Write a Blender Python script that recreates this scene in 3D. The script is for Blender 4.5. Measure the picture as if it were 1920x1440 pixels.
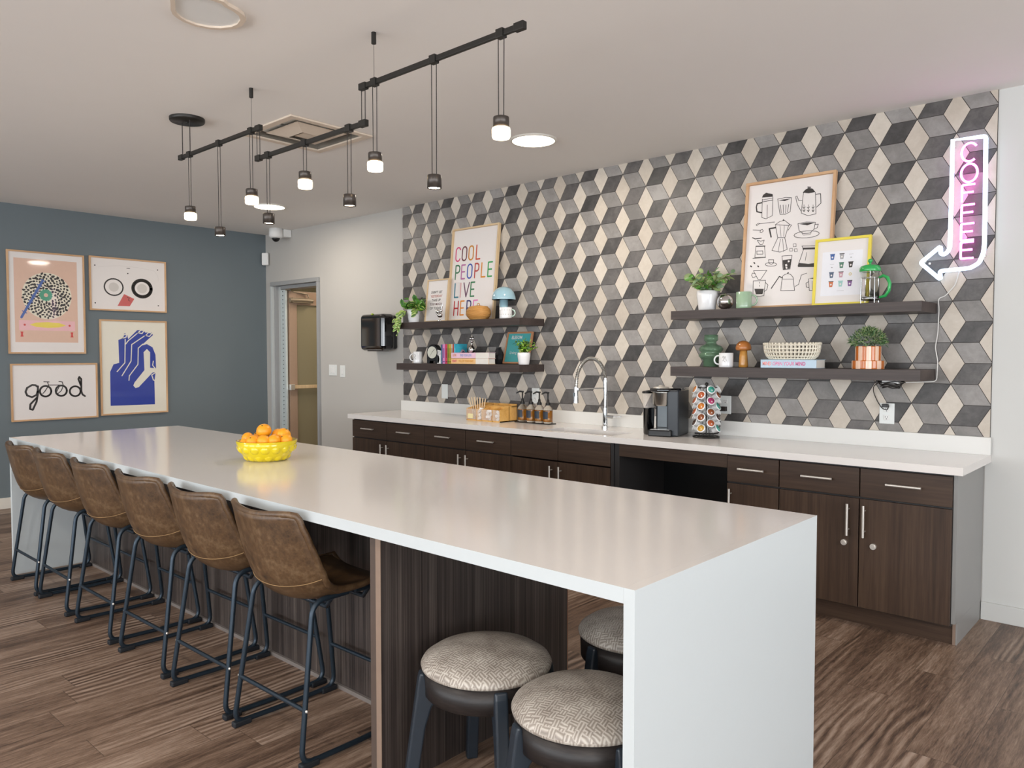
import bpy, bmesh, math, random
from mathutils import Vector, Matrix
R = math.radians
PI = math.pi
random.seed(7)
for o in list(bpy.data.objects):
    bpy.data.objects.remove(o)
scene = bpy.context.scene
COL = scene.collection

# ------------------------------------------------------------------ camera
CEIL = 2.918          # ceiling height
WN = 4.915            # plane of the wall behind the counter
WW = -8.5             # plane of the dark wall
cam_d = bpy.data.cameras.new('camera')
cam_d.sensor_fit = 'HORIZONTAL'
cam_d.sensor_width = 36.0
cam_d.lens = 1437.92 / 1920 * 36
cam_d.clip_start = 0.05
cam = bpy.data.objects.new('camera', cam_d)
COL.objects.link(cam)
cam.location = (0, 0, 1.4838)
cam.rotation_euler = (PI / 2 - 0.0395, 0, 0.7375)
scene.camera = cam

# ------------------------------------------------------------------ world, exposure and large lights
scene.view_settings.view_transform = 'Standard'
scene.view_settings.look = 'None'
scene.view_settings.gamma = 1.0
scene.view_settings.use_curve_mapping = False
scene.view_settings.exposure = 0.20
w = bpy.data.worlds.new('world')
scene.world = w
w.use_nodes = True
bg = w.node_tree.nodes['Background']
bg.inputs['Color'].default_value = (0.86, 0.93, 1.0, 1)
bg.inputs['Strength'].default_value = 2.4


def area_light(name, loc, rot, sx, sy, power, color):
    d = bpy.data.lights.new(name, 'AREA')
    d.shape = 'RECTANGLE'
    d.size, d.size_y, d.energy, d.color = sx, sy, power, color
    o = bpy.data.objects.new(name, d)
    COL.objects.link(o)
    o.location = loc
    o.rotation_euler = rot
    return o


# daylight entering through the three south windows and the two east windows
DAY = (0.92, 0.96, 1.0)
for i, x in enumerate((-6.6, -3.4, -0.2, 3.0)):
    area_light('south_window_daylight', (x, -4.62, 1.55), (PI / 2 + R(46), 0, 0), 2.4, 2.0, 92, DAY)
for i, y in enumerate((-2.4, 1.6)):
    area_light('east_window_daylight', (4.62, y, 1.55), (PI / 2 + R(40), 0, PI / 2), 2.5, 2.0, 125, DAY)


# ------------------------------------------------------------------ node materials
def lin(c):
    if isinstance(c, str):
        c = c.lstrip('#')
        c = [int(c[i:i + 2], 16) / 255 for i in (0, 2, 4)]
    return tuple((v / 12.92 if v <= 0.04045 else ((v + 0.055) / 1.055) ** 2.4) for v in c[:3]) + (1.0,)


class NT:
    def __init__(s, name):
        s.m = bpy.data.materials.new(name)
        s.m.use_nodes = True
        s.t = s.m.node_tree
        s.b = s.t.nodes['Principled BSDF']
        s.out = s.t.nodes['Material Output']

    def n(s, typ, props=None, **ins):
        nd = s.t.nodes.new(typ)
        for k, v in (props or {}).items():
            setattr(nd, k, v)
        for k, v in ins.items():
            key = int(k[1:]) if k[0] == '_' and k[1:].isdigit() else k.replace('_', ' ')
            if isinstance(v, bpy.types.NodeSocket):
                s.t.links.new(v, nd.inputs[key])
            else:
                nd.inputs[key].default_value = v
        return nd

    def math(s, op, a, b=0.0, c=None):
        kw = {'_0': a, '_1': b}
        if c is not None:
            kw['_2'] = c
        return s.n('ShaderNodeMath', {'operation': op}, **kw).outputs[0]

    def coords(s, scale=(1, 1, 1), rot=(0, 0, 0), loc=(0, 0, 0)):
        tc = s.n('ShaderNodeTexCoord')
        mp = s.n('ShaderNodeMapping', None, Vector=tc.outputs['Object'], Scale=scale, Rotation=rot, Location=loc)
        return mp.outputs[0]

    def noise(s, vec, scale=5, detail=3, rough=0.5, dist=0.0):
        return s.n('ShaderNodeTexNoise', None, Vector=vec, Scale=scale, Detail=detail, Roughness=rough, Distortion=dist).outputs['Fac']

    def ramp(s, fac, stops):
        r = s.n('ShaderNodeValToRGB', None, Fac=fac)
        e = r.color_ramp.elements
        while len(e) < len(stops):
            e.new(0.5)
        for el, (p, c) in zip(e, stops):
            el.position = p
            el.color = lin(c)
        return r.outputs[0]

    def mix(s, fac, a, b, mode='MIX'):
        nd = s.n('ShaderNodeMix', {'data_type': 'RGBA', 'blend_type': mode})
        for i, v in ((0, fac), (6, a), (7, b)):
            if isinstance(v, bpy.types.NodeSocket):
                s.t.links.new(v, nd.inputs[i])
            else:
                nd.inputs[i].default_value = v
        return nd.outputs[2]

    def set(s, **k):
        for key, v in k.items():
            key = key.replace('_', ' ')
            if isinstance(v, bpy.types.NodeSocket):
                s.t.links.new(v, s.b.inputs[key])
            else:
                s.b.inputs[key].default_value = v
        return s

    def bump(s, h, strength=0.3, dist=0.002):
        b = s.n('ShaderNodeBump', None, Strength=strength, Distance=dist, Height=h)
        s.t.links.new(b.outputs[0], s.b.inputs['Normal'])
        return s


def mat(name, col, rough=0.5, metal=0.0, var=0.06, vs=30.0, coat=0.0, bump=0.0, bs=60.0, spec=0.5, **kw):
    """plain procedural surface: base colour with a slight noise variation"""
    t = NT(name)
    c = lin(col)
    v = t.coords()
    nz = t.noise(v, vs, 2)
    lo = tuple(x * (1 - var) for x in c[:3]) + (1,)
    hi = tuple(min(1, x * (1 + var)) for x in c[:3]) + (1,)
    t.set(Base_Color=t.mix(nz, lo, hi), Roughness=rough, Metallic=metal, Coat_Weight=coat, Coat_Roughness=0.05)
    t.b.inputs['Specular IOR Level'].default_value = spec
    for k, x in kw.items():
        t.b.inputs[k.replace('_', ' ')].default_value = x
    if bump:
        t.bump(t.noise(v, bs, 4), bump)
    return t.m


def emit(name, col, strength, base='#ffffff'):
    t = NT(name)
    t.set(Base_Color=lin(base), Roughness=0.3, Emission_Color=lin(col), Emission_Strength=strength)
    return t.m


def glass(name, col='#ffffff', rough=0.0, ior=1.45):
    t = NT(name)
    t.set(Base_Color=lin(col), Roughness=rough, Transmission_Weight=1.0, IOR=ior)
    return t.m


def wood(name, c0, c1, c2, scale=(1, 1, 1), rough=0.42, fine=70.0, spec=0.4, coat=0.0, low=0.30, high=0.72):
    """streaky laminate; the grain runs along the axis whose scale is small"""
    t = NT(name)
    v = t.coords(scale)
    a = t.noise(v, fine, 5, 0.65)
    b = t.noise(v, fine * 0.18, 3, 0.5)
    f = t.math('ADD', t.math('MULTIPLY', a, 0.6), t.math('MULTIPLY', b, 0.4))
    t.set(Base_Color=t.ramp(f, [(low, c0), (0.5, c1), (high, c2)]), Roughness=rough, Coat_Weight=coat)
    t.b.inputs['Specular IOR Level'].default_value = spec
    t.bump(a, 0.08)
    return t.m


M = {}
M['ceiling'] = mat('ceiling_paint', '#ece8e4', 0.9, var=0.01, vs=4, spec=0.2)
M['wall'] = mat('light_wall_paint', '#b9b6b1', 0.75, var=0.012, vs=3, bump=0.03, bs=300, spec=0.3)
M['wall_r'] = mat('right_wall_paint', '#cdcdca', 0.75, var=0.012, vs=3, spec=0.3)
M['wall_dark'] = mat('slate_blue_wall_paint', '#6b757a', 0.55, var=0.03, vs=2.5, bump=0.03, bs=300, spec=0.35)
M['base'] = mat('baseboard_paint', '#d8d3ca', 0.5, var=0.01)
M['hall'] = mat('hall_wall_paint', '#a89d80', 0.8, var=0.03)
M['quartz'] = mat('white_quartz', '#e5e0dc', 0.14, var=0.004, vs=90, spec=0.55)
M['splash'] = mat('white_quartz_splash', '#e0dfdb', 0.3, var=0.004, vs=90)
M['quartz_shaded'] = mat('white_quartz_shaded', '#c4cacc', 0.35, var=0.008, vs=120)  # quartz copy with the sides' shade and cool daylight put into its colour
M['door_v'] = wood('dark_laminate_vertical_grain', '#31251c', '#443328', '#564435', (1, 1, 0.035), 0.45)
M['door_h'] = wood('dark_laminate_horizontal_grain', '#31251c', '#443328', '#544234', (0.035, 1, 1), 0.45)
M['shelf'] = wood('shelf_laminate', '#352c29', '#423835', '#524743', (0.05, 1, 1), 0.42)
M['isl_v'] = wood('island_laminate', '#241f1e', '#403835', '#625953', (1, 1, 0.008), 0.42, 150, low=0.36, high=0.66)
M['carcass'] = mat('cabinet_carcass', '#2c2a2a', 0.5, var=0.06)
M['side_gray'] = mat('gray_end_panel', '#8b8a88', 0.4, var=0.03, vs=8)
M['black'] = mat('black_plastic', '#0c0d10', 0.35)
M['edge'] = mat('tan_edge_band', '#8a7566', 0.5, var=0.08)
M['edge2'] = mat('brown_edge_band', '#51443d', 0.5, var=0.08)
M['strip'] = mat('gray_floor_strip', '#77706c', 0.5, var=0.08)
M['nickel'] = mat('brushed_nickel', '#e2ddd6', 0.38, 0.75, var=0.03)
M['chrome'] = mat('chrome', '#e6e8ea', 0.06, 1.0, var=0.01)
M['steel'] = mat('stainless_steel', '#b9b7b2', 0.25, 1.0, var=0.03)
M['tube'] = mat('blue_black_metal_tube', '#2e3a45', 0.36, 0.55, var=0.08)
M['rubber'] = mat('black_rubber', '#15191f', 0.6)
M['fixture'] = mat('black_fixture_metal', '#2b2926', 0.42, 0.4, var=0.1)
M['cap'] = mat('dark_bronze_cap', '#4a4440', 0.35, 0.6, var=0.08)
M['cord'] = mat('black_cord', '#2a2523', 0.6)
M['white'] = mat('white_ceramic', '#e9e9ea', 0.18, var=0.01, coat=0.4)
M['white_m'] = mat('white_matte', '#e4e4e2', 0.5, var=0.01)
M['plate'] = mat('white_cover_plate', '#dfe2e0', 0.35, var=0.01)
M['oak'] = wood('pale_oak', '#b88f68', '#cba37c', '#dcb994', (0.1, 1, 0.1), 0.5, 40)
M['oak2'] = wood('pale_maple', '#c8ab84', '#d6bb94', '#e0c9a4', (0.1, 1, 0.1), 0.5, 40)
M['yellow_f'] = mat('yellow_frame_paint', '#e6d350', 0.35, var=0.04)
M['orange_f'] = wood('orange_wood_frame', '#a8714a', '#bb8560', '#c99674', (0.1, 1, 0.1), 0.5, 40)
M['paper'] = mat('print_paper', '#e6e0dd', 0.45, var=0.008, coat=0.7)
M['paper_c'] = mat('cream_print_paper', '#e5e0d2', 0.45, var=0.008, coat=0.7)
M['ink'] = mat('black_ink', '#2b2624', 0.5, var=0.1, coat=0.7)
M['leaf'] = mat('leaf_green', '#4f8a2b', 0.45, var=0.45, vs=40)
M['leaf_d'] = mat('leaf_dark_green', '#2c5a22', 0.5, var=0.4, vs=40)
M['leaf_y'] = mat('leaf_pale_edge', '#a8bf5e', 0.5, var=0.2, vs=40)
M['leaf_s'] = mat('leaf_sage', '#8da068', 0.5, var=0.3, vs=40)
M['leaf_t'] = mat('leaf_gray_green', '#6f8a66', 0.6, var=0.45, vs=60)
M['stem'] = mat('plant_stem', '#6b5a34', 0.7)
M['soil'] = mat('potting_soil', '#3a2f28', 0.9, var=0.3)
M['steelframe'] = mat('gray_steel_door_frame', '#9b9c9c', 0.45, var=0.03)
M['steelframe2'] = mat('pale_steel_door_frame', '#bfc3c2', 0.4, var=0.03)
M['hinge'] = mat('continuous_hinge_steel', '#cfd8d8', 0.3, 0.2, var=0.03)
M['doortan'] = mat('tan_door_metal', '#a88f7c', 0.4, var=0.04)
M['holes'] = mat('dark_screw_heads', '#3b464c', 0.5)


def leather():
    t = NT('brown_leather')
    v = t.coords()
    a = t.noise(v, 9, 5, 0.65)
    b = t.noise(v, 45, 4, 0.7)
    f = t.math('ADD', t.math('MULTIPLY', a, 0.55), t.math('MULTIPLY', b, 0.45))
    t.set(Base_Color=t.ramp(f, [(0.32, '#32251a'), (0.5, '#563f29'), (0.70, '#776046')]), Roughness=t.math('MULTIPLY_ADD', b, 0.3, 0.27))
    t.b.inputs['Specular IOR Level'].default_value = 0.55
    t.bump(t.noise(v, 260, 3), 0.15)
    return t.m


M['leather'] = leather()
M['stitch'] = mat('tan_stitching', '#93754f', 0.7)


def tile(name, c0, c1, c2):
    t = NT(name)
    g = t.n('ShaderNodeNewGeometry')
    tc = t.n('ShaderNodeTexCoord')
    off = t.n('ShaderNodeVectorMath', {'operation': 'SCALE'}, Vector=(37.0, 11.0, 23.0), Scale=g.outputs['Random Per Island'])
    v = t.n('ShaderNodeVectorMath', {'operation': 'ADD'}, _0=tc.outputs['Object'], _1=off.outputs[0]).outputs[0]
    a = t.noise(v, 16, 6, 0.7, 0.4)
    b = t.noise(v, 5, 3, 0.5)
    f = t.math('ADD', t.math('MULTIPLY', a, 0.45), t.math('MULTIPLY', b, 0.30))
    f = t.math('ADD', f, t.math('MULTIPLY', g.outputs['Random Per Island'], 0.24))
    t.set(Base_Color=t.ramp(f, [(0.33, c0), (0.49, c1), (0.65, c2)]), Roughness=0.42)
    t.b.inputs['Specular IOR Level'].default_value = 0.4
    t.bump(t.noise(v, 60, 3), 0.05)
    return t.m


M['tile_l'] = tile('cream_cement_tile', '#b7ac9f', '#c3b9ac', '#cfc6ba')
M['tile_m'] = tile('mid_gray_cement_tile', '#75726f', '#898582', '#9e9a97')
M['tile_d'] = tile('dark_gray_cement_tile', '#3d3b3a', '#545150', '#6c6866')
M['grout'] = mat('tile_grout', '#423d3b', 0.85, var=0.05)


def floor_mat():
    t = NT('vinyl_plank_floor')
    tc = t.n('ShaderNodeTexCoord')
    sep = t.n('ShaderNodeSeparateXYZ', None, Vector=tc.outputs['Object'])
    X, Y = sep.outputs[0], sep.outputs[1]
    u = t.math('DIVIDE', t.math('ADD', X, 3.34), 0.181)
    row = t.math('FLOOR', u)
    fu = t.math('FRACT', u)
    rn = t.n('ShaderNodeTexWhiteNoise', {'noise_dimensions': '1D'}, W=row).outputs['Value']
    vv = t.math('DIVIDE', t.math('ADD', Y, t.math('MULTIPLY', rn, 1.22)), 1.22)
    colr = t.math('FLOOR', vv)
    fv = t.math('FRACT', vv)
    cid = t.n('ShaderNodeCombineXYZ', None, X=row, Y=colr).outputs[0]
    wn = t.n('ShaderNodeTexWhiteNoise', {'noise_dimensions': '3D'}, Vector=cid)
    pv = wn.outputs['Value']
    offs = t.n('ShaderNodeVectorMath', {'operation': 'SCALE'}, Vector=wn.outputs['Color'], Scale=17.0).outputs[0]
    base = t.n('ShaderNodeVectorMath', {'operation': 'ADD'}, _0=tc.outputs['Object'], _1=offs).outputs[0]
    st = t.n('ShaderNodeMapping', None, Vector=base, Scale=(1, 0.075, 1)).outputs[0]
    st2 = t.n('ShaderNodeMapping', None, Vector=base, Scale=(1, 0.22, 1)).outputs[0]
    fine = t.noise(st, 120, 8, 0.80, 0.0)
    med = t.noise(st, 15, 5, 0.62, 0.3)
    patch = t.noise(st2, 3.2, 3, 0.5, 0.8)
    wv = t.n('ShaderNodeTexWave', {'wave_type': 'BANDS', 'bands_direction': 'X'}, Vector=st2, Scale=8.5, Distortion=11.0, Detail=2.0, Detail_Scale=0.55, Detail_Roughness=0.6).outputs['Fac']
    f = t.math('ADD', t.math('MULTIPLY', fine, 0.46), t.math('MULTIPLY', med, 0.32))
    f = t.math('ADD', f, t.math('MULTIPLY', patch, 0.16))
    mask = t.math('MULTIPLY', t.math('MAXIMUM', t.math('SUBTRACT', patch, 0.50), 0.0), 1.1)
    f = t.math('ADD', f, t.math('MULTIPLY', t.math('SUBTRACT', wv, 0.5), mask))
    f = t.math('ADD', f, t.math('MULTIPLY', t.math('SUBTRACT', t.noise(st, 260, 4, 0.8), 0.5), 0.16))
    f = t.math('ADD', f, 0.03)
    f = t.math('ADD', f, t.math('MULTIPLY', t.math('SUBTRACT', pv, 0.5), 0.10))
    c = t.ramp(f, [(0.36, '#3a2d26'), (0.45, '#665143'), (0.53, '#87705f'), (0.64, '#aa9585')])
    e1 = t.math('LESS_THAN', fu, 0.012)
    e2 = t.math('LESS_THAN', fv, 0.002)
    c = t.mix(t.math('MULTIPLY', t.math('MAXIMUM', e1, e2), 0.6), c, lin('#2b211d'))
    t.set(Base_Color=c, Roughness=t.math('MULTIPLY_ADD', fine, 0.2, 0.33))
    t.b.inputs['Specular IOR Level'].default_value = 0.45
    t.bump(fine, 0.12)
    return t.m


M['floor'] = floor_mat()


def fabric():
    t = NT('woven_basket_fabric')
    tc = t.n('ShaderNodeTexCoord')
    w1 = t.n('ShaderNodeTexChecker', None, Vector=tc.outputs['Object'], Scale=45.0).outputs['Fac']
    s1 = t.n('ShaderNodeTexWave', {'bands_direction': 'X'}, Vector=tc.outputs['Object'], Scale=34.0, Distortion=2.2, Detail=2.0).outputs['Fac']
    s2 = t.n('ShaderNodeTexWave', {'bands_direction': 'Y'}, Vector=tc.outputs['Object'], Scale=34.0, Distortion=2.2, Detail=2.0).outputs['Fac']
    m = t.math('ADD', t.math('MULTIPLY', w1, s1), t.math('MULTIPLY', t.math('SUBTRACT', 1.0, w1), s2))
    blot = t.noise(t.coords(), 14, 4, 0.6)
    f = t.math('ADD', t.math('MULTIPLY', m, 0.34), t.math('MULTIPLY', blot, 0.72))
    t.set(Base_Color=t.ramp(f, [(0.25, '#7a7067'), (0.5, '#a0968c'), (0.78, '#cac3b9')]), Roughness=0.42)
    t.bump(m, 0.3)
    return t.m


M['fabric'] = fabric()


# ------------------------------------------------------------------ mesh builder
def frame_of(d):
    d = Vector(d).normalized()
    a = Vector((0, 0, 1)) if abs(d.z) < 0.9 else Vector((1, 0, 0))
    x = d.cross(a).normalized()
    return x, d.cross(x).normalized()


class MB:
    def __init__(s, X=None):
        s.v, s.f, s.m, s.s = [], [], [], []
        s.X = X or Matrix()

    def add(s, vs, fs, mi=0, sm=False):
        b = len(s.v)
        s.v += [s.X @ Vector(p) for p in vs]
        for f in fs:
            s.f.append([b + i for i in f])
            s.m.append(mi)
            s.s.append(sm)

    def box(s, x0, x1, y0, y1, z0, z1, mi=0):
        s.add([(x0, y0, z0), (x1, y0, z0), (x1, y1, z0), (x0, y1, z0), (x0, y0, z1), (x1, y0, z1), (x1, y1, z1), (x0, y1, z1)],
              [(0, 3, 2, 1), (4, 5, 6, 7), (0, 1, 5, 4), (1, 2, 6, 5), (2, 3, 7, 6), (3, 0, 4, 7)], mi)
        return s

    def tube(s, pts, r, n=8, mi=0, closed=False, caps=True):
        P = [Vector(p) for p in pts]
        k = len(P)
        rs = r if isinstance(r, (list, tuple)) else [r] * k
        T = []
        for i in range(k):
            a = P[(i - 1) % k] if (closed or i > 0) else P[i]
            b = P[(i + 1) % k] if (closed or i < k - 1) else P[i]
            T.append((b - a).normalized())
        x, y = frame_of(T[0])
        vs = []
        for i in range(k):
            if i:
                x = (x - T[i] * x.dot(T[i])).normalized()
                y = T[i].cross(x)
            for j in range(n):
                a = 2 * PI * j / n
                vs.append(P[i] + (x * math.cos(a) + y * math.sin(a)) * rs[i])
        fs = []
        for i in range(k if closed else k - 1):
            i2 = (i + 1) % k
            for j in range(n):
                j2 = (j + 1) % n
                fs.append((i * n + j, i * n + j2, i2 * n + j2, i2 * n + j))
        s.add(vs, fs, mi, True)
        if caps and not closed:
            s.add(vs[:n], [tuple(range(n))[::-1]], mi)
            s.add(vs[-n:], [tuple(range(n))], mi)
        return s

    def cyl(s, p0, p1, r0, r1=None, n=20, mi=0):
        return s.tube([p0, p1], [r0, r0 if r1 is None else r1], n, mi)

    def lathe(s, prof, c=(0, 0, 0), n=32, mi=0, sx=1.0, sy=1.0, sm=True):
        vs, fs = [], []
        for r, z in prof:
            for j in range(n):
                a = 2 * PI * j / n
                vs.append((c[0] + r * sx * math.cos(a), c[1] + r * sy * math.sin(a), c[2] + z))
        for i in range(len(prof) - 1):
            for j in range(n):
                j2 = (j + 1) % n
                fs.append((i * n + j, i * n + j2, (i + 1) * n + j2, (i + 1) * n + j))
        s.add(vs, fs, mi, sm)
        if prof[0][0] > 1e-5:
            s.add(vs[:n], [tuple(range(n))[::-1]], mi)
        if prof[-1][0] > 1e-5:
            s.add(vs[-n:], [tuple(range(n))], mi)
        return s

    def ball(s, c, r, n=14, mi=0, sx=1, sy=1, sz=1):
        k = max(6, n // 2)
        return s.lathe([(max(1e-6, r * math.sin(PI * i / k)), -r * sz * math.cos(PI * i / k)) for i in range(k + 1)], c, n, mi, sx, sy)

    def prism(s, poly, y0, y1, mi=0):
        """outline in x,z extruded from y0 to y1"""
        n = len(poly)
        vs = [(x, y0, z) for x, z in poly] + [(x, y1, z) for x, z in poly]
        fs = [tuple(range(n)), tuple(range(n, 2 * n))[::-1]] + [(i, i + n, (i + 1) % n + n, (i + 1) % n) for i in range(n)]
        s.add(vs, fs, mi)
        return s

    def slab(s, poly, z0, z1, mi=0):
        """outline in x,y extruded from z0 to z1"""
        n = len(poly)
        vs = [(x, y, z0) for x, y in poly] + [(x, y, z1) for x, y in poly]
        fs = [tuple(range(n))[::-1], tuple(range(n, 2 * n))] + [(i, (i + 1) % n, (i + 1) % n + n, i + n) for i in range(n)]
        s.add(vs, fs, mi)
        return s

    # flat drawing on a sheet facing -y
    def poly(s, pts, y, mi=0):
        s.add([(x, y, z) for x, z in pts], [tuple(range(len(pts)))], mi)

    def ell(s, cx, cz, rx, rz, y, mi=0, n=28):
        s.poly([(cx + rx * math.cos(2 * PI * i / n), cz + rz * math.sin(2 * PI * i / n)) for i in range(n)], y, mi)

    def line(s, pts, w, y, mi=0):
        h = w / 2
        for i in range(len(pts) - 1):
            (x0, z0), (x1, z1) = pts[i], pts[i + 1]
            d = math.hypot(x1 - x0, z1 - z0) or 1e-6
            nx, nz = -(z1 - z0) / d * h, (x1 - x0) / d * h
            s.poly([(x0 - nx, z0 - nz), (x1 - nx, z1 - nz), (x1 + nx, z1 + nz), (x0 + nx, z0 + nz)], y, mi)
        for x, z in pts:
            s.ell(x, z, h, h, y - 0.00005, mi, 8)

    def ring(s, cx, cz, rx, rz, w, y, mi=0, a0=0, a1=360, n=28):
        s.line([(cx + rx * math.cos(R(a0 + (a1 - a0) * i / n)), cz + rz * math.sin(R(a0 + (a1 - a0) * i / n))) for i in range(n + 1)], w, y, mi)

    def text(s, body, size, cx, cz, y, mi=0, sx=1.0, bold=0.0):
        cu = bpy.data.curves.new('lettering_curve', 'FONT')
        cu.body, cu.size, cu.align_x, cu.align_y = body, size, 'CENTER', 'CENTER'
        cu.resolution_u = 3
        cu.offset = bold
        ob = bpy.data.objects.new('lettering_curve', cu)
        COL.objects.link(ob)
        dg = bpy.context.evaluated_depsgraph_get()
        me = ob.evaluated_get(dg).to_mesh()
        s.add([(cx + p.co.x * sx, y, cz + p.co.y) for p in me.vertices], [tuple(p.vertices) for p in me.polygons], mi)
        ob.evaluated_get(dg).to_mesh_clear()
        bpy.data.objects.remove(ob)
        bpy.data.curves.remove(cu)

    def build(s, name, mats, parent=None, bevel=0.0, seg=2, sub=0, loc=None, label=None):
        me = bpy.data.meshes.new(name)
        me.from_pydata([tuple(p) for p in s.v], [], s.f)
        if not isinstance(mats, (list, tuple)):
            mats = [mats]
        for m_ in mats:
            me.materials.append(m_ if not isinstance(m_, str) else M[m_])
        me.polygons.foreach_set('material_index', s.m)
        me.polygons.foreach_set('use_smooth', s.s)
        me.update()
        o = bpy.data.objects.new(name, me)
        COL.objects.link(o)
        if parent:
            o.parent = parent
        if loc:
            o.location = loc
        if bevel:
            b = o.modifiers.new('bevel', 'BEVEL')
            b.width, b.segments, b.limit_method, b.angle_limit = bevel, seg, 'ANGLE', R(40)
        if sub:
            q = o.modifiers.new('subdivision', 'SUBSURF')
            q.levels = q.render_levels = sub
        if label:
            o['label'] = label
        return o


def arc(c, r, a0, a1, n=8, plane='xz'):
    out = []
    for i in range(n + 1):
        a = R(a0 + (a1 - a0) * i / n)
        u, w_ = r * math.cos(a), r * math.sin(a)
        out.append({'xz': (c[0] + u, c[1], c[2] + w_), 'yz': (c[0], c[1] + u, c[2] + w_), 'xy': (c[0] + u, c[1] + w_, c[2])}[plane])
    return out


def rounded(pts, r, n=5):
    """polyline with rounded corners"""
    P = [Vector(p) for p in pts]
    out = [P[0]]
    for i in range(1, len(P) - 1):
        a, b, c = P[i - 1], P[i], P[i + 1]
        d0, d1 = (a - b), (c - b)
        q = min(r, d0.length * 0.45, d1.length * 0.45)
        p0, p1 = b + d0.normalized() * q, b + d1.normalized() * q
        for k in range(n + 1):
            t_ = k / n
            out.append(p0 * (1 - t_) ** 2 + b * 2 * t_ * (1 - t_) + p1 * t_ ** 2)
    out.append(P[-1])
    return out


def tag(o, label, cat, group=None, kind=None):
    o['label'] = label
    o['category'] = cat
    if group:
        o['group'] = group
    if kind:
        o['kind'] = kind
    return o


def thing(name, label, cat, loc=(0, 0, 0), rz=0.0, group=None, rx=0.0):
    o = bpy.data.objects.new(name, None)
    o.empty_display_size = 0.05
    COL.objects.link(o)
    o.location = loc
    o.rotation_euler = (rx, 0, rz)
    return tag(o, label, cat, group)


def structure(o):
    o['kind'] = 'structure'
    return o


def dup(root, loc, label, rz=None, group=None, scale=None):
    """copy of a thing with copies of its parts and sub-parts"""
    r = root.copy()
    COL.objects.link(r)
    r.location = loc
    if rz is not None:
        r.rotation_euler = (root.rotation_euler[0], root.rotation_euler[1], rz)
    if scale:
        r.scale = scale
    r['label'] = label
    if group:
        r['group'] = group
    for ch in list(root.children):
        c = ch.copy()
        COL.objects.link(c)
        c.parent = r
        for g in list(ch.children):
            d = g.copy()
            COL.objects.link(d)
            d.parent = c
    return r


# ------------------------------------------------------------------ the room
def wall_rects(mb, axis, at0, at1, u0, u1, z0, z1, holes, mi=0):
    """wall slab with rectangular openings; axis 'x' means the wall runs along x"""
    us = sorted({u0, u1} | {h[0] for h in holes} | {h[1] for h in holes})
    for a, b in zip(us[:-1], us[1:]):
        hs = [h for h in holes if h[0] <= a + 1e-6 and h[1] >= b - 1e-6]
        segs = [(z0, z1)] if not hs else [(z0, hs[0][2]), (hs[0][3], z1)]
        for c, d in segs:
            if d - c > 1e-4:
                if axis == 'x':
                    mb.box(a, b, at0, at1, c, d, mi)
                else:
                    mb.box(at0, at1, a, b, c, d, mi)


EX, SY = 4.5, -4.5
mb = MB(); mb.box(-10.4, EX + .2, SY - .2, 7.2, -0.08, 0.0)
structure(mb.build('floor', 'floor'))
VX, VY, VH = -4.41, 2.855, .262            # opening of the air diffuser
mb = MB(); mb.box(-10.4, VX - VH, SY - .2, 7.2, CEIL, CEIL + .3); mb.box(VX + VH, EX + .2, SY - .2, 7.2, CEIL, CEIL + .3)
mb.box(VX - VH, VX + VH, SY - .2, VY - VH, CEIL, CEIL + .3); mb.box(VX - VH, VX + VH, VY + VH, 7.2, CEIL, CEIL + .3)
structure(mb.build('ceiling', 'ceiling'))
DX0, DX1, DZ = -8.36, -7.355, 2.335        # doorway in the light wall
mb = MB(); wall_rects(mb, 'x', WN, WN + .14, WW, -0.908, 0, CEIL, [(DX0, DX1, 0, DZ)])
structure(mb.build('wall_north', 'wall'))
mb = MB(); mb.box(-0.908, EX + .1, WN - .002, WN + .14, 0, CEIL)
structure(mb.build('wall_north_right', 'wall_r'))
mb = MB(); mb.box(WW - .14, WW, SY - .1, WN + .14, 0, CEIL)
structure(mb.build('wall_west', 'wall_dark'))
SWIN = [(-7.8, -5.4, .45, 2.65), (-4.6, -2.2, .45, 2.65), (-1.4, 1.0, .45, 2.65), (1.8, 4.2, .45, 2.65)]
mb = MB(); wall_rects(mb, 'x', SY - .14, SY, WW, EX, 0, CEIL, SWIN)
structure(mb.build('wall_south', 'wall'))
EWIN = [(-3.7, -1.1, .45, 2.65), (.3, 2.9, .45, 2.65)]
mb = MB(); wall_rects(mb, 'y', EX, EX + .14, SY, WN, 0, CEIL, EWIN)
structure(mb.build('wall_east', 'wall'))
n = 0
for (a, b, c, d) in SWIN:
    n += 1
    mb = MB()
    for x in (a, (a + b) / 2, b):
        mb.box(x - .03, x + .03, SY - .12, SY - .04, c, d)
    for z in (c, d):
        mb.box(a, b, SY - .12, SY - .04, z - .03, z + .03)
    structure(mb.build('window_%d' % n, 'cap'))
for (a, b, c, d) in EWIN:
    n += 1
    mb = MB()
    for y in (a, (a + b) / 2, b):
        mb.box(EX + .04, EX + .12, y - .03, y + .03, c, d)
    for z in (c, d):
        mb.box(EX + .04, EX + .12, a, b, z - .03, z + .03)
    structure(mb.build('window_%d' % n, 'cap'))
# baseboards
mb = MB(); mb.box(WW, WW + .015, SY, WN - .02, 0, .105)
structure(mb.build('baseboard_west', 'base', bevel=.003))
mb = MB(); mb.box(-0.909, EX, WN - .017, WN - .002, 0, .10)
structure(mb.build('baseboard_north', 'wall_r', bevel=.003))
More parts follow.
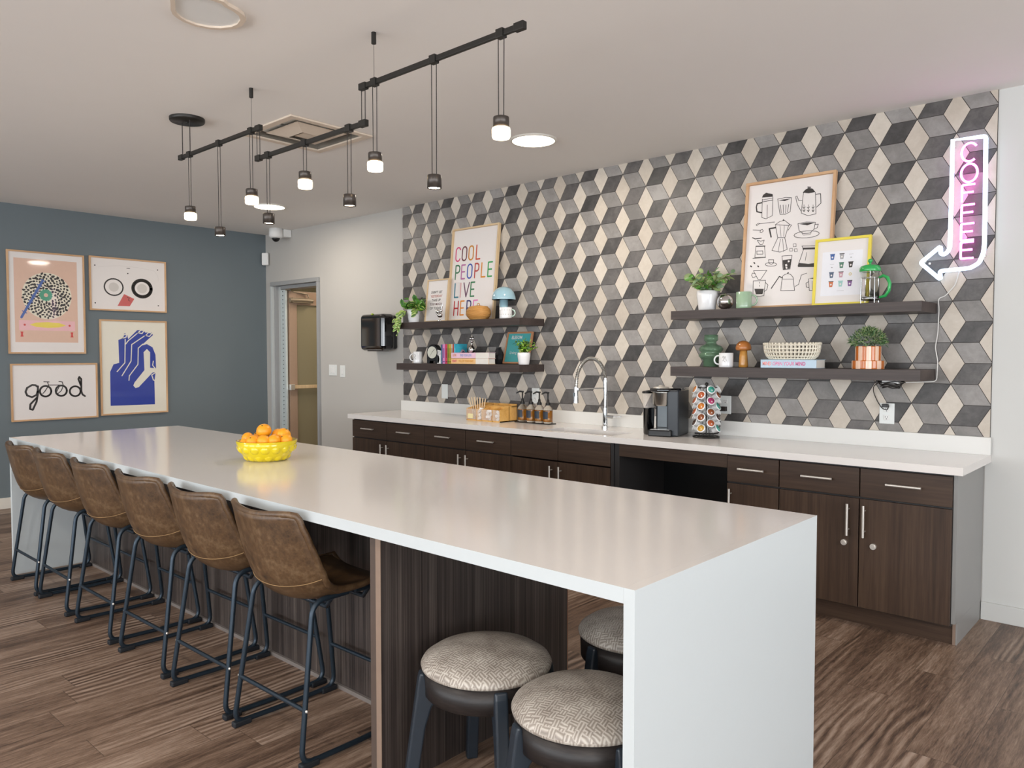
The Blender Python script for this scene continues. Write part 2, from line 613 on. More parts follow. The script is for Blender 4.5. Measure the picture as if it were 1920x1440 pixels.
# hall behind the doorway
mb = MB()
mb.box(-10.3, -6.4, 6.9, 7.0, 0, CEIL); mb.box(-10.3, -10.2, 5.055, 6.9, 0, CEIL); mb.box(-6.5, -6.4, 5.055, 6.9, 0, CEIL)
structure(mb.build('wall_hall', 'hall'))
d = bpy.data.lights.new('hall_ceiling_light', 'AREA'); d.size = .5; d.energy = 20; d.color = (1, .84, .66)
o = bpy.data.objects.new('hall_ceiling_light', d); COL.objects.link(o); o.location = (-7.5, 6.0, CEIL - .03)

# ------------------------------------------------------------------ cube-pattern tile panel
TX0, TX1, TZ0, TZ1 = -5.911, -0.884, 1.022, CEIL
A_, TH = 0.1356, 0.2349
PX, PZ = -0.0662, 0.0194


def clip(poly, ax, lim, keep_less):
    out = []
    for i in range(len(poly)):
        p, q = poly[i], poly[(i + 1) % len(poly)]
        ip, iq = ((p[ax] <= lim) == keep_less), ((q[ax] <= lim) == keep_less)
        if ip:
            out.append(p)
        if ip != iq:
            t_ = (lim - p[ax]) / (q[ax] - p[ax])
            out.append((p[0] + (q[0] - p[0]) * t_, p[1] + (q[1] - p[1]) * t_))
    return out


def inset(poly, g):
    cx = sum(p[0] for p in poly) / len(poly); cz = sum(p[1] for p in poly) / len(poly)
    out = []
    n_ = len(poly)
    for i in range(n_):
        a, b, c = Vector(poly[i - 1]), Vector(poly[i]), Vector(poly[(i + 1) % n_])
        d0, d1 = (b - a).normalized(), (c - b).normalized()
        n0, n1 = Vector((-d0.y, d0.x)), Vector((-d1.y, d1.x))
        bis = (n0 + n1)
        if bis.length < 1e-6:
            bis = n0
        bis.normalize()
        k = g / max(0.3, bis.dot(n0))
        out.append(tuple(b + bis * k))
    return out


mb = MB()
mb.box(TX0, TX1, WN - .009, WN, TZ0, TZ1, 3)
YT = WN - .0125
for i in range(-34, 2):
    x0 = PX + i * 1.5 * A_
    for k in range(2, 15):
        z0 = PZ + (k + (i % 2) * .5) * TH
        h = TH
        shapes = [(0, [(x0, z0), (x0 + A_ / 2, z0 + h / 2), (x0, z0 + h), (x0 - A_ / 2, z0 + h / 2)]),
                  (1, [(x0 + A_ / 2, z0 + h / 2), (x0 + 1.5 * A_, z0 + h / 2), (x0 + A_, z0 + h), (x0, z0 + h)]),
                  (2, [(x0, z0), (x0 + A_, z0), (x0 + 1.5 * A_, z0 + h / 2), (x0 + A_ / 2, z0 + h / 2)])]
        for mi, p in shapes:
            p = inset(p, .0017)
            p = clip(p, 0, TX0 + .002, False)
            if len(p) > 2: p = clip(p, 0, TX1 - .002, True)
            if len(p) > 2: p = clip(p, 1, TZ0, False)
            if len(p) > 2: p = clip(p, 1, TZ1, True)
            if len(p) > 2:
                m_ = len(p)
                vs = [(x, YT, z) for x, z in p] + [(x, WN - .008, z) for x, z in p]
                mb.add(vs, [tuple(range(m_))] + [(q, q + m_, (q + 1) % m_ + m_, (q + 1) % m_) for q in range(m_)], mi)
structure(mb.build('wall_tile', ['tile_l', 'tile_m', 'tile_d', 'grout']))

# ------------------------------------------------------------------ steel door frame and open door
mb = MB()
y0, y1 = WN - .03, WN + .17
mb.box(DX0 - .002, DX0 + .035, y0, y1, 0, DZ - .046, 1); mb.box(DX0 + .035, DX0 + .07, y0 + .03, y1, 0, DZ - .03, 0)
mb.box(DX0 + .07, DX0 + .13, y0 + .07, y1, 0, DZ - .05, 1)
mb.box(DX1 - .035, DX1 + .002, y0, y1, 0, DZ - .046, 0)
mb.box(DX0 - .002, DX1 + .002, y0, y1, DZ - .045, DZ + .002, 0); mb.box(DX0 + .132, DX1 - .037, y0 + .06, y1, DZ - .085, DZ - .046, 0)
structure(mb.build('trim_1', ['steelframe', 'steelframe2'], bevel=.003))
door = bpy.data.objects.new('door_1', None); COL.objects.link(door); door.location = (-8.115, 4.99, 0); structure(door)
door['label'] = 'tan glazed door standing open'
W_, H_ = 0.90, 2.23
mb = MB()
ST = .105
mb.box(-.045, 0, 0, ST, .01, H_); mb.box(-.045, 0, W_ - ST, W_, .01, H_); mb.box(-.045, 0, ST, W_ - ST, H_ - .16, H_); mb.box(-.045, 0, ST, W_ - ST, .01, .28)
mb.build('door_frame', 'doortan', door, bevel=.003)
mb = MB(); mb.box(-.028, -.018, .10, W_ - .10, .27, H_ - .15)
t = NT('tinted_door_glass'); t.set(Base_Color=lin('#a39b80'), Roughness=0.12, Transmission_Weight=0.25)
M['doorglass'] = t.m
mb.build('glass_pane', t.m, door)
mb = MB(); mb.box(-.10, .01, -.055, -.03, .02, H_ + .01)
hinge = mb.build('continuous_hinge', 'hinge', door, bevel=.002)
mb = MB()
for i in range(46):
    mb.cyl((-.045, -.053, .06 + i * .048), (-.045, -.059, .06 + i * .048), .006, n=8)
mb.build('hinge_screws', 'holes', hinge)
mb = MB(); mb.box(.005, .05, -.02, .04, 1.05, 1.12, 1); mb.box(.01, .04, .04, .74, 1.065, 1.105, 0); mb.box(.005, .05, .74, .86, 1.05, 1.12, 1)
mb.build('push_bar', ['oak2', 'nickel'], door, bevel=.004)
mb = MB(); mb.box(0.002, .05, .02, .30, 2.09, 2.15, 0); mb.cyl((.03, -.01, 2.12), (.03, .30, 2.12), .028, n=14)
mb.tube([(.03, .25, 2.16), (.02, .24, 2.20), (-.02, -.05, 2.235), (.10, -.05, 2.245)], .009, 6)
mb.build('door_closer', mat('dull_bronze_closer', '#8c7f6c', .5, .3), door, bevel=.003)


# ------------------------------------------------------------------ switches, outlets, sensor, camera, dispenser
def cover_plate(name, label, cat, x, y, z, kind, w_=.075, h=.118, group=None):
    t_ = thing(name, label, cat, (x, y, z), 0, group)
    m_ = MB(); m_.box(-w_ / 2, w_ / 2, -.006, 0, -h / 2, h / 2); m_.build('cover_plate', 'plate', t_, bevel=.003)
    if kind == 'switch':
        k = max(1, round(w_ / .075))
        for i in range(k):
            cx = (i - (k - 1) / 2) * .046
            m_ = MB(); m_.box(cx - .016, cx + .016, -.011, -.006, -.032, .032); m_.build('rocker', 'white_m', t_, bevel=.002)
    if kind == 'outlet':
        for s in (-1, 1):
            m_ = MB(); m_.box(-.017, .017, -.009, -.006, s * .024 - .015, s * .024 + .015); r_ = m_.build('socket', 'white_m', t_, bevel=.002)
            m_ = MB()
            for dx in (-.007, .006):
                m_.box(dx - .001, dx + .001, -.0095, -.009, s * .024 - .001, s * .024 + .009)
            m_.cyl((0, -.0095, s * .024 - .008), (0, -.009, s * .024 - .008), .003, n=8)
            m_.build('slots', 'black', r_)
    return t_


cover_plate('light_switch', 'wide white double switch plate nearer the door', 'switch', -7.12, WN, 1.303, 'switch', .145, .12)
cover_plate('light_switch', 'narrow white switch plate nearer the towel dispenser', 'switch', -6.94, WN, 1.293, 'switch', .09, .13)
YW = WN - .0125
cover_plate('blank_plate', 'white blank plate on tiles under the left shelves', 'plate', -5.305, YW, 1.13, 'blank', .083, .135)
cover_plate('wall_outlet', 'white outlet plate on tiles behind the syrup pumps', 'outlet', -4.182, YW, 1.13, 'outlet', .085, .13)
cover_plate('wall_outlet', 'white outlet on tiles beside the pod carousel with a cord in its lower socket', 'outlet', -2.461, YW, 1.132, 'outlet', .083, .125)
cover_plate('wall_outlet', 'white outlet under the right shelves with a small adapter plugged in', 'outlet', -1.419, YW, 1.126, 'outlet', .085, .124)

t = thing('motion_sensor', 'small white motion sensor in the corner beside the dark wall', 'sensor', (-8.44, 4.88, 2.62), R(40))
mb = MB(); mb.box(-.04, .04, -.035, 0.0, -.075, .075); mb.build('housing', 'white_m', t, bevel=.012, seg=3)
mb = MB(); mb.box(-.022, .022, -.04, -.034, -.055, -.01); mb.build('lens_window', 'plate', t, bevel=.004)
t = thing('dome_camera', 'white dome security camera with black lens below the ceiling corner', 'camera', (-7.97, 4.74, 2.80))
mb = MB(); mb.lathe([(.001, .118), (.075, .118), (.078, .03), (.062, .012), (.05, .01)], n=28); mb.build('housing', 'white_m', t)
mb = MB(); mb.ball((0, 0, .012), .045, 18); mb.build('camera_dome', 'black', t)
mb = MB(); mb.box(-.05, .05, .07, .175, .03, .118); mb.build('wall_bracket', 'white_m', t, bevel=.01)

t = thing('towel_dispenser', 'glossy black paper towel dispenser on the light wall', 'dispenser', (-6.185, WN, 1.70))
M['gloss_black'] = mat('glossy_black_plastic', '#08090b', 0.08, var=0.1, coat=1.0)
mb = MB(); mb.box(-.19, .19, -.20, -.03, -.185, .18); mb.build('cover', 'gloss_black', t, bevel=.045, seg=4)
mb = MB(); mb.box(-.178, .178, -.06, 0, -.17, .165); mb.build('back_body', 'black', t, bevel=.02)
mb = MB(); mb.box(-.01, .01, -.185, -.17, .17, .184); mb.build('indicator_light', mat('green_indicator', '#9ab52e', .4), t)
mb = MB(); mb.box(-.12, .12, -.15, -.07, -.192, -.18); mb.build('towel_slot', 'cap', t)

# ------------------------------------------------------------------ base cabinets along the wall
YD = 4.30          # front of the doors
YC = 4.32          # face of the carcass


def handle_h(m_, x0, x1, z):
    m_.cyl((x0, YD - .03, z), (x1, YD - .03, z), .007, n=10)
    for x in (x0 + .018, x1 - .018):
        m_.cyl((x, YD - .03, z), (x, YD, z), .004, n=8)


def handle_v(m_, x, z0, z1):
    m_.cyl((x, YD - .034, z0), (x, YD - .034, z1), .0072, n=10)
    for z in (z0 + .03, z1 - .03):
        m_.cyl((x, YD - .034, z), (x, YD, z), .004, n=8)


def base_cabinet(label, x0, x1, cols, drawers=True, lock=False, top=.882, side=None):
    t_ = thing('base_cabinet', label, 'cabinet', ((x0 + x1) / 2, YC, 0))
    ox = (x0 + x1) / 2
    X = Matrix.Translation((-ox, -YC, 0))
    m_ = MB(X); m_.box(x0 + .001, x1 - .001, YC, WN - .005, .105, top); m_.build('carcass', 'carcass', t_)
    m_ = MB(X); m_.box(x0 + .001, x1 - .001, YC + .05, YC + .066, 0, .105); m_.build('toe_kick', 'door_h', t_)
    wd = (x1 - x0) / cols
    for i in range(cols):
        a, b = x0 + i * wd + .003, x0 + (i + 1) * wd - .003
        m_ = MB(X); m_.box(a, b, YD, YC - .001, .713, .868)
        dr = m_.build('drawer', 'door_h', t_, bevel=.0015) if drawers else m_.build('false_front', 'door_h', t_, bevel=.0015)
        if drawers:
            m_ = MB(X); c = (a + b) / 2; hw = .080 if wd < .4 else .085; handle_h(m_, c - hw, c + hw, .797); m_.build('handle', 'nickel', dr)
        m_ = MB(X); m_.box(a, b, YD, YC - .001, .112, .702); dd = m_.build('door', 'door_v', t_, bevel=.0015)
        m_ = MB(X)
        if cols == 1:
            hx = a + .028
        else:
            hx = b - .05 if i % 2 == 0 else a + .028
        handle_v(m_, hx, .50, .672); m_.build('handle', 'nickel', dd)
        if lock:
            lx = hx - .022 if i % 2 == 0 else hx + .045
            m_ = MB(X); m_.cyl((lx, YD - .012, .455), (lx, YD, .455), .016, n=20); m_.cyl((lx, YD - .02, .455), (lx, YD - .012, .455), .011, n=16); m_.build('cam_lock', 'nickel', dd, bevel=.001)
    if side:
        m_ = MB(X); m_.box(x1, x1 + .018, YC - .002, WN - .005, .12, .882); m_.box(x1, x1 + .018, YC + .047, WN - .005, 0, .12); m_.build('end_panel', 'side_gray', t_, bevel=.001)
        m_ = MB(X); m_.box(x1 - .002, x1 + .012, YC + .044, YC + .0465, .0, .135); m_.build('worn_edge', 'edge', t_)
    return t_


base_cabinet('dark two-door base cabinet at the left end of the wall counter', -5.93, -4.91, 2)
base_cabinet('dark two-door base cabinet second from the left under the wall counter', -4.91, -3.92, 2)
base_cabinet('dark sink base cabinet with two handleless fronts', -3.92, -3.0, 2, drawers=False, top=.695)
base_cabinet('narrow dark cabinet with one drawer right of the open bay', -2.147, -1.822, 1)
base_cabinet('dark two-door base cabinet with round locks at the right end', -1.822, -0.93, 2, lock=True, side=True)
t = thing('appliance_bay', 'open black undercounter bay with wooden apron between cabinets', 'cabinet', (-2.57, YC, 0))
X = Matrix.Translation((2.57, -YC, 0))
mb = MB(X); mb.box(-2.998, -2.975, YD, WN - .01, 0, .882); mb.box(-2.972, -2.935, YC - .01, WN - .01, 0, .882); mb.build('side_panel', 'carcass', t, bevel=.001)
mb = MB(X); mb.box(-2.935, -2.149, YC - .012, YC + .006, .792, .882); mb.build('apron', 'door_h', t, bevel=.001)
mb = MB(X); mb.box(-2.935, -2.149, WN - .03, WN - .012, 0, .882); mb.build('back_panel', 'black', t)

# worktop with cut-out and splash
SX0, SX1, SY0, SY1 = -3.62, -3.0, 4.31, 4.58
t = thing('wall_countertop', 'white quartz worktop along the tiled wall', 'countertop', (-3.4, 4.25, .884))
X = Matrix.Translation((3.4, -4.25, -.884))
zb, zt = .884, .924
mb = MB(X)
mb.box(-5.932, SX0, 4.25, WN - .003, zb, zt); mb.box(SX1, -.877, 4.25, WN - .003, zb, zt)
mb.box(SX0, SX1, 4.25, SY0, zb, zt); mb.box(SX0, SX1, SY1, WN - .003, zb, zt)
mb.build('worktop', 'quartz', t)
mb = MB(X); mb.box(-5.925, -.877, WN - .032, WN - .0135, zt, 1.022); mb.build('backsplash', 'splash', t, bevel=.0015)
M['sinksteel'] = mat('satin_sink_steel', '#7d776f', .35, .8, var=.05)
t = thing('kitchen_sink', 'stainless double-bowl undermount sink in the worktop', 'sink', (-3.31, 4.44, .70))
X = Matrix.Translation((3.31, -4.44, -.70))
for a, b in ((SX0 + .004, -3.33), (-3.31, SX1 - .004)):
    mb = MB(X); yy0, yy1 = SY0 + .004, SY1 - .004
    mb.box(a, b, yy0, yy1, .72, .725); mb.box(a, a + .004, yy0, yy1, .725, .883); mb.box(b - .004, b, yy0, yy1, .725, .883)
    mb.box(a, b, yy0, yy0 + .004, .725, .883); mb.box(a, b, yy1 - .004, yy1, .725, .883)
    mb.cyl(((a + b) / 2, (yy0 + yy1) / 2, .725), ((a + b) / 2, (yy0 + yy1) / 2, .729), .04)
    mb.build('bowl', 'sinksteel', t)
t = thing('kitchen_faucet', 'tall chrome spring pull-down faucet behind the sink', 'faucet', (-3.37, 4.76, .924))
mb = MB(); mb.cyl((0, 0, 0), (0, 0, .012), .03); mb.cyl((0, 0, .012), (0, 0, .15), .021, .019); mb.cyl((0, 0, .15), (0, 0, .375), .014); mb.build('body', 'chrome', t)
pth = [(0, 0, .33)] + arc((0, -.18, .345), .18, 0, 180, 22, 'yz') + [(0, -.365, .31)]
mb = MB(); mb.tube(pth, .0105, 10)
P_ = [Vector(p) for p in pth]
for i in range(1, len(P_) - 1):
    for s_ in (0, .5):
        c_ = P_[i].lerp(P_[i + 1], s_); d_ = (P_[i + 1] - P_[i]).normalized(); x_, y_ = frame_of(d_)
        mb.tube([c_ + (x_ * math.cos(a * PI / 5) + y_ * math.sin(a * PI / 5)) * .0125 for a in range(10)], .0026, 5, closed=True)
mb.build('spring_hose', 'steel', t)
mb = MB(); mb.cyl((0, -.365, .32), (0, -.365, .27), .014, .017); mb.cyl((0, -.365, .27), (0, -.365, .205), .017, .02); mb.box(-.006, .006, -.39, -.38, .25, .28); mb.build('spray_head', 'chrome', t)
mb = MB(); mb.cyl((0, 0, .30), (0, -.355, .305), .005, n=8); mb.cyl((0, -.352, .298), (0, -.352, .312), .021); mb.cyl((0, 0, .28), (0, 0, .36), .018); mb.build('support_arm', 'chrome', t)
mb = MB(); mb.cyl((.015, 0, .085), (.075, 0, .085), .013); mb.cyl((.07, 0, .085), (.135, .02, .09), .005, n=8); mb.build('lever', 'chrome', t)

# ------------------------------------------------------------------ floating shelves
for nm, x0, x1, z0, z1 in (('upper left', -5.63, -4.092, 1.714, 1.772), ('lower left', -5.63, -4.092, 1.335, 1.395), ('upper right', -2.712, -1.163, 1.714, 1.772), ('lower right', -2.712, -1.163, 1.333, 1.395)):
    mb = MB(); L_ = (x1 - x0) / 2
    mb.box(-L_, L_, 0, .314, 0, z1 - z0)
    o = mb.build('floating_shelf', 'shelf', bevel=.0012, loc=((x0 + x1) / 2, 4.588, z0))
    tag(o, {'upper left': 'dark wood floating shelf holding the colorful lettering poster', 'lower left': 'dark wood floating shelf holding the clock and upright books', 'upper right': 'dark wood floating shelf holding the coffee drawings poster', 'lower right': 'dark wood floating shelf holding the green vase and wooden mushroom'}[nm], 'shelf', 'floating shelves on the tiled wall')

# ------------------------------------------------------------------ island
IX0, IX1, IY0, IY1 = -5.93, -.99, 1.522, 2.66
t = thing('island_counter', 'long white quartz waterfall island counter', 'counter', ((IX0 + IX1) / 2, (IY0 + IY1) / 2, 0))
X = Matrix.Translation((-(IX0 + IX1) / 2, -(IY0 + IY1) / 2, 0))
mb = MB(X); mb.box(IX0 + .0323, IX1 - .0323, IY0, IY1, .886, .9245, 1); mb.m[-5] = 0; mb.build('top_slab', ['quartz', 'quartz_shaded'], t)
mb = MB(X); mb.box(IX0, IX0 + .032, IY0, IY1, 0, .9245, 1); mb.m[-5] = 0; mb.build('waterfall_side', ['quartz', 'quartz_shaded'], t)
mb = MB(X); mb.box(IX1 - .032, IX1, IY0, IY1, 0, .9245, 1); mb.m[-5] = 0; mb.build('waterfall_side', ['quartz', 'quartz_shaded'], t)
t = thing('cabinet', 'dark wood-grain cabinet base under the island', 'cabinet', (-3.98, 2.28, 0))
X = Matrix.Translation((3.98, -2.28, 0))
mb = MB(X); mb.box(-5.895, -2.077, 1.99, 2.575, 0, .884); mb.build('carcass', 'carcass', t)
xs = [-5.895, -5.35, -4.62, -3.90, -3.18, -2.55, -2.077]
for a, b in zip(xs[:-1], xs[1:]):
    mb = MB(X); mb.box(a + .001, b - .001, 1.972, 1.989, 0.0, .884); mb.build('front_panel', 'isl_v', t, bevel=.0008)
mb = MB(X); mb.box(-5.895, -2.077, 1.958, 1.971, 0, .018); mb.build('base_trim', 'strip', t)
mb = MB(X); mb.box(-2.0765, -2.02, 2.073, 2.58, 0, .884); mb.build('end_panel', 'isl_v', t, bevel=.0008)
mb = MB(X); mb.box(-2.0765, -2.0205, 2.5805, 2.583, 0, .884); mb.build('edge_band', 'orange_f', t)
t = thing('island_divider', 'thick two-ply upright support panel under the island overhang', 'panel', (-2.05, 1.82, 0))
X = Matrix.Translation((2.05, -1.82, 0))
mb = MB(X); mb.box(-2.0765, -2.046, 1.575, 2.071, 0, .884, 0); mb.box(-2.046, -2.02, 1.575, 2.071, 0, .884, 0); mb.build('panel', 'isl_v', t)
mb = MB(X); mb.box(-2.0765, -2.0465, 1.5735, 1.5748, 0, .884, 0); mb.box(-2.0465, -2.0205, 1.573, 1.5748, 0, .884, 1); mb.build('front_edge', ['edge2', 'edge'], t)


# ------------------------------------------------------------------ bar chairs
def shell_pt(u, v, off=0.0):
    """u 0 at the top of the back, 1 at the front of the seat; v -1..1 across"""
    prof = [(-.288, .910), (-.272, .82), (-.252, .730), (-.222, .642), (-.166, .582), (-.078, .555), (.04, .562), (.14, .584), (.205, .577)]
    k = u * (len(prof) - 1); i = min(int(k), len(prof) - 2); f = k - i

    def P(j):
        j = max(0, min(len(prof) - 1, j)); return Vector((0, prof[j][0], prof[j][1]))
    p0, p1, p2, p3 = P(i - 1), P(i), P(i + 1), P(i + 2)
    c = .5 * ((2 * p1) + (p2 - p0) * f + (2 * p0 - 5 * p1 + 4 * p2 - p3) * f * f + (3 * p1 - p0 - 3 * p2 + p3) * f ** 3)
    tg = .5 * ((p2 - p0) + 2 * (2 * p0 - 5 * p1 + 4 * p2 - p3) * f + 3 * (3 * p1 - p0 - 3 * p2 + p3) * f * f)
    tg.normalize()
    nrm = Vector((0, -tg.z, tg.y))            # towards the sitter
    hw = [.222, .238, .243, .243, .238, .232, .226, .215, .195]
    w_ = hw[i] * (1 - f) + hw[i + 1] * f
    wrap = [.055, .072, .088, .098, .085, .060, .042, .028, .012]
    q = wrap[i] * (1 - f) + wrap[i + 1] * f
    a = abs(v)
    x = math.copysign(w_ * (a if a < .8 else .8 + (a - .8) * .86), v)
    corner = 0.0
    if u < .12:
        corner = -(a ** 5) * .020 * (1 - u / .12)
    if u > .9:
        corner = (a ** 5) * .03 * (u - .9) / .1
    return c + Vector((x, 0, 0)) + nrm * (q * a ** 2.2 + off) + Vector((0, 0, corner)) + (Vector((0, 0, .018 * (a ** 2) - .008)) if u < .05 else Vector())


def bar_chair():
    t_ = thing('bar_chair', 'x', 'chair')
    NU, NV = 26, 16
    m_ = MB(); vs, fs = [], []
    for side in (0, 1):
        for i in range(NU + 1):
            for j in range(NV + 1):
                vs.append(shell_pt(i / NU, -1 + 2 * j / NV, -.012 if side == 0 else .012))
    N1 = (NU + 1) * (NV + 1)
    for i in range(NU):
        for j in range(NV):
            a = i * (NV + 1) + j
            fs.append((a, a + 1, a + NV + 2, a + NV + 1)); fs.append((N1 + a, N1 + a + NV + 1, N1 + a + NV + 2, N1 + a + 1))
    bd = [j for j in range(NV + 1)] + [i * (NV + 1) + NV for i in range(1, NU + 1)] + [NU * (NV + 1) + j for j in range(NV - 1, -1, -1)] + [i * (NV + 1) for i in range(NU - 1, 0, -1)]
    for k in range(len(bd)):
        a, b = bd[k], bd[(k + 1) % len(bd)]
        fs.append((a, a + N1, b + N1, b))
    m_.add(vs, fs, 0, True)
    seat = m_.build('seat_shell', 'leather', t_)
    m_ = MB(); path = [shell_pt(0, -1 + 2 * j / NV) for j in range(NV + 1)] + [shell_pt(i / NU, 1) for i in range(1, NU + 1)] + [shell_pt(1, 1 - 2 * j / NV) for j in range(1, NV + 1)] + [shell_pt(i / NU, -1) for i in range(NU - 1, 0, -1)]
    m_.tube(path, .0128, 8, closed=True); m_.build('rolled_edge', 'leather', seat)
    m_ = MB(); m_.tube([shell_pt(.42 - .03 * (1 - (j / 12 - 1) ** 2), -1 + j / 12, -.0135) for j in range(25)], .0016, 5)
    m_.build('stitching', 'stitch', seat)
    for s_ in (-1, 1):
        m_ = MB()
        loop = rounded([(s_ * .198, .03, .582), (s_ * .198, .165, .580), (s_ * .236, .238, .018), (s_ * .236, 0, .014), (s_ * .236, -.238, .018), (s_ * .200, -.160, .580), (s_ * .198, -.03, .582), (s_ * .198, .03, .582)], .055, 6)
        m_.tube(loop[:-1], .0105, 10)
        sf = m_.build('side_frame', 'tube', t_)
        for q in (-1, 1):
            m_ = MB(); m_.box(s_ * .236 - .015, s_ * .236 + .015, q * .205 - .038, q * .205 + .038, 0, .024)
            m_.build('floor_glide', 'rubber', sf, bevel=.006)
    m_ = MB(); m_.cyl((-.224, -.213, .205), (.224, -.213, .205), .0085, n=10)
    for s_ in (-1, 1): m_.ball((s_ * .236, -.213, .205), .006, 8, 1)
    m_.build('rear_rung', ['tube', 'nickel'], t_)
    m_ = MB(); m_.cyl((-.224, .212, .215), (.224, .212, .215), .0085, n=10); m_.build('foot_rung', 'tube', t_)
    m_ = MB()
    for y in (-.075, .095): m_.tube([(-.198, y, .580), (-.165, y, .538), (.165, y, .538), (.198, y, .580)], .010, 8)
    m_.build('seat_bracket', 'tube', t_)
    return t_


ch = bar_chair()
chairs = [(-5.52, 0), (-4.975, -.01), (-4.35, .0), (-3.735, .015), (-3.15, .01), (-2.592, .01)]
CL = ['brown leather bar chair at the far end of the island beside the white end panel',
      'brown leather bar chair second from the far end of the island',
      'brown leather bar chair third from the far end, before the wall seam',
      'brown leather bar chair third from the near end of the row',
      'brown leather bar chair second from the near end of the row',
      'nearest brown leather bar chair, next to the upright support panel']
for i, (x, a) in enumerate(chairs):
    if i == 0:
        ch.location = (x, 1.71, 0); ch['label'] = CL[0]; ch['group'] = 'bar chairs along the island'
    else:
        dup(ch, (x, 1.71, 0), CL[i], a)


# ------------------------------------------------------------------ low round stools
def low_stool():
    t_ = thing('round_stool', 'x', 'stool')
    m_ = MB(); m_.lathe([(.001, .452), (.204, .452), (.215, .458), (.217, .467), (.210, .480), (.18, .500), (.12, .517), (.05, .525), (.0001, .526)], n=56); m_.build('cushion', 'fabric', t_)
    m_ = MB(); m_.lathe([(.175, .372), (.203, .372), (.2075, .377), (.2095, .452), (.12, .452)], n=56); m_.build('seat_ring', M['stoolwood'], t_)
    for k in range(4):
        a = R(56 + 90 * k)
        X_ = Matrix.Rotation(a, 4, 'Z')
        m_ = MB(X_)
        pr = [(.288, 0), (.250, 0), (.222, .16), (.205, .27), (.185, .335), (.150, .380), (.195, .380), (.207, .450), (.222, .452), (.228, .43)]
        m_.prism(pr, -.021, .021)
        m_.build('leg', M['stoolleg'], t_, bevel=.007, seg=3)
    return t_


M['stoolwood'] = wood('espresso_wood_ring', '#151212', '#221d1c', '#322b29', (1, 1, 6), 0.4, 30)
M['stoolleg'] = mat('slate_black_painted_wood', '#272f38', 0.32, var=0.08)
st = low_stool()
st.location = (-1.75, 1.80, 0); st['label'] = 'low round stool with woven seat against the support panel'; st['group'] = 'low round stools under the island'
dup(st, (-1.305, 1.755, 0), 'low round stool nearest the camera beside the white end panel', R(8))
dup(st, (-1.53, 2.37, 0), 'low round stool at the back under the far side of the island', R(20))

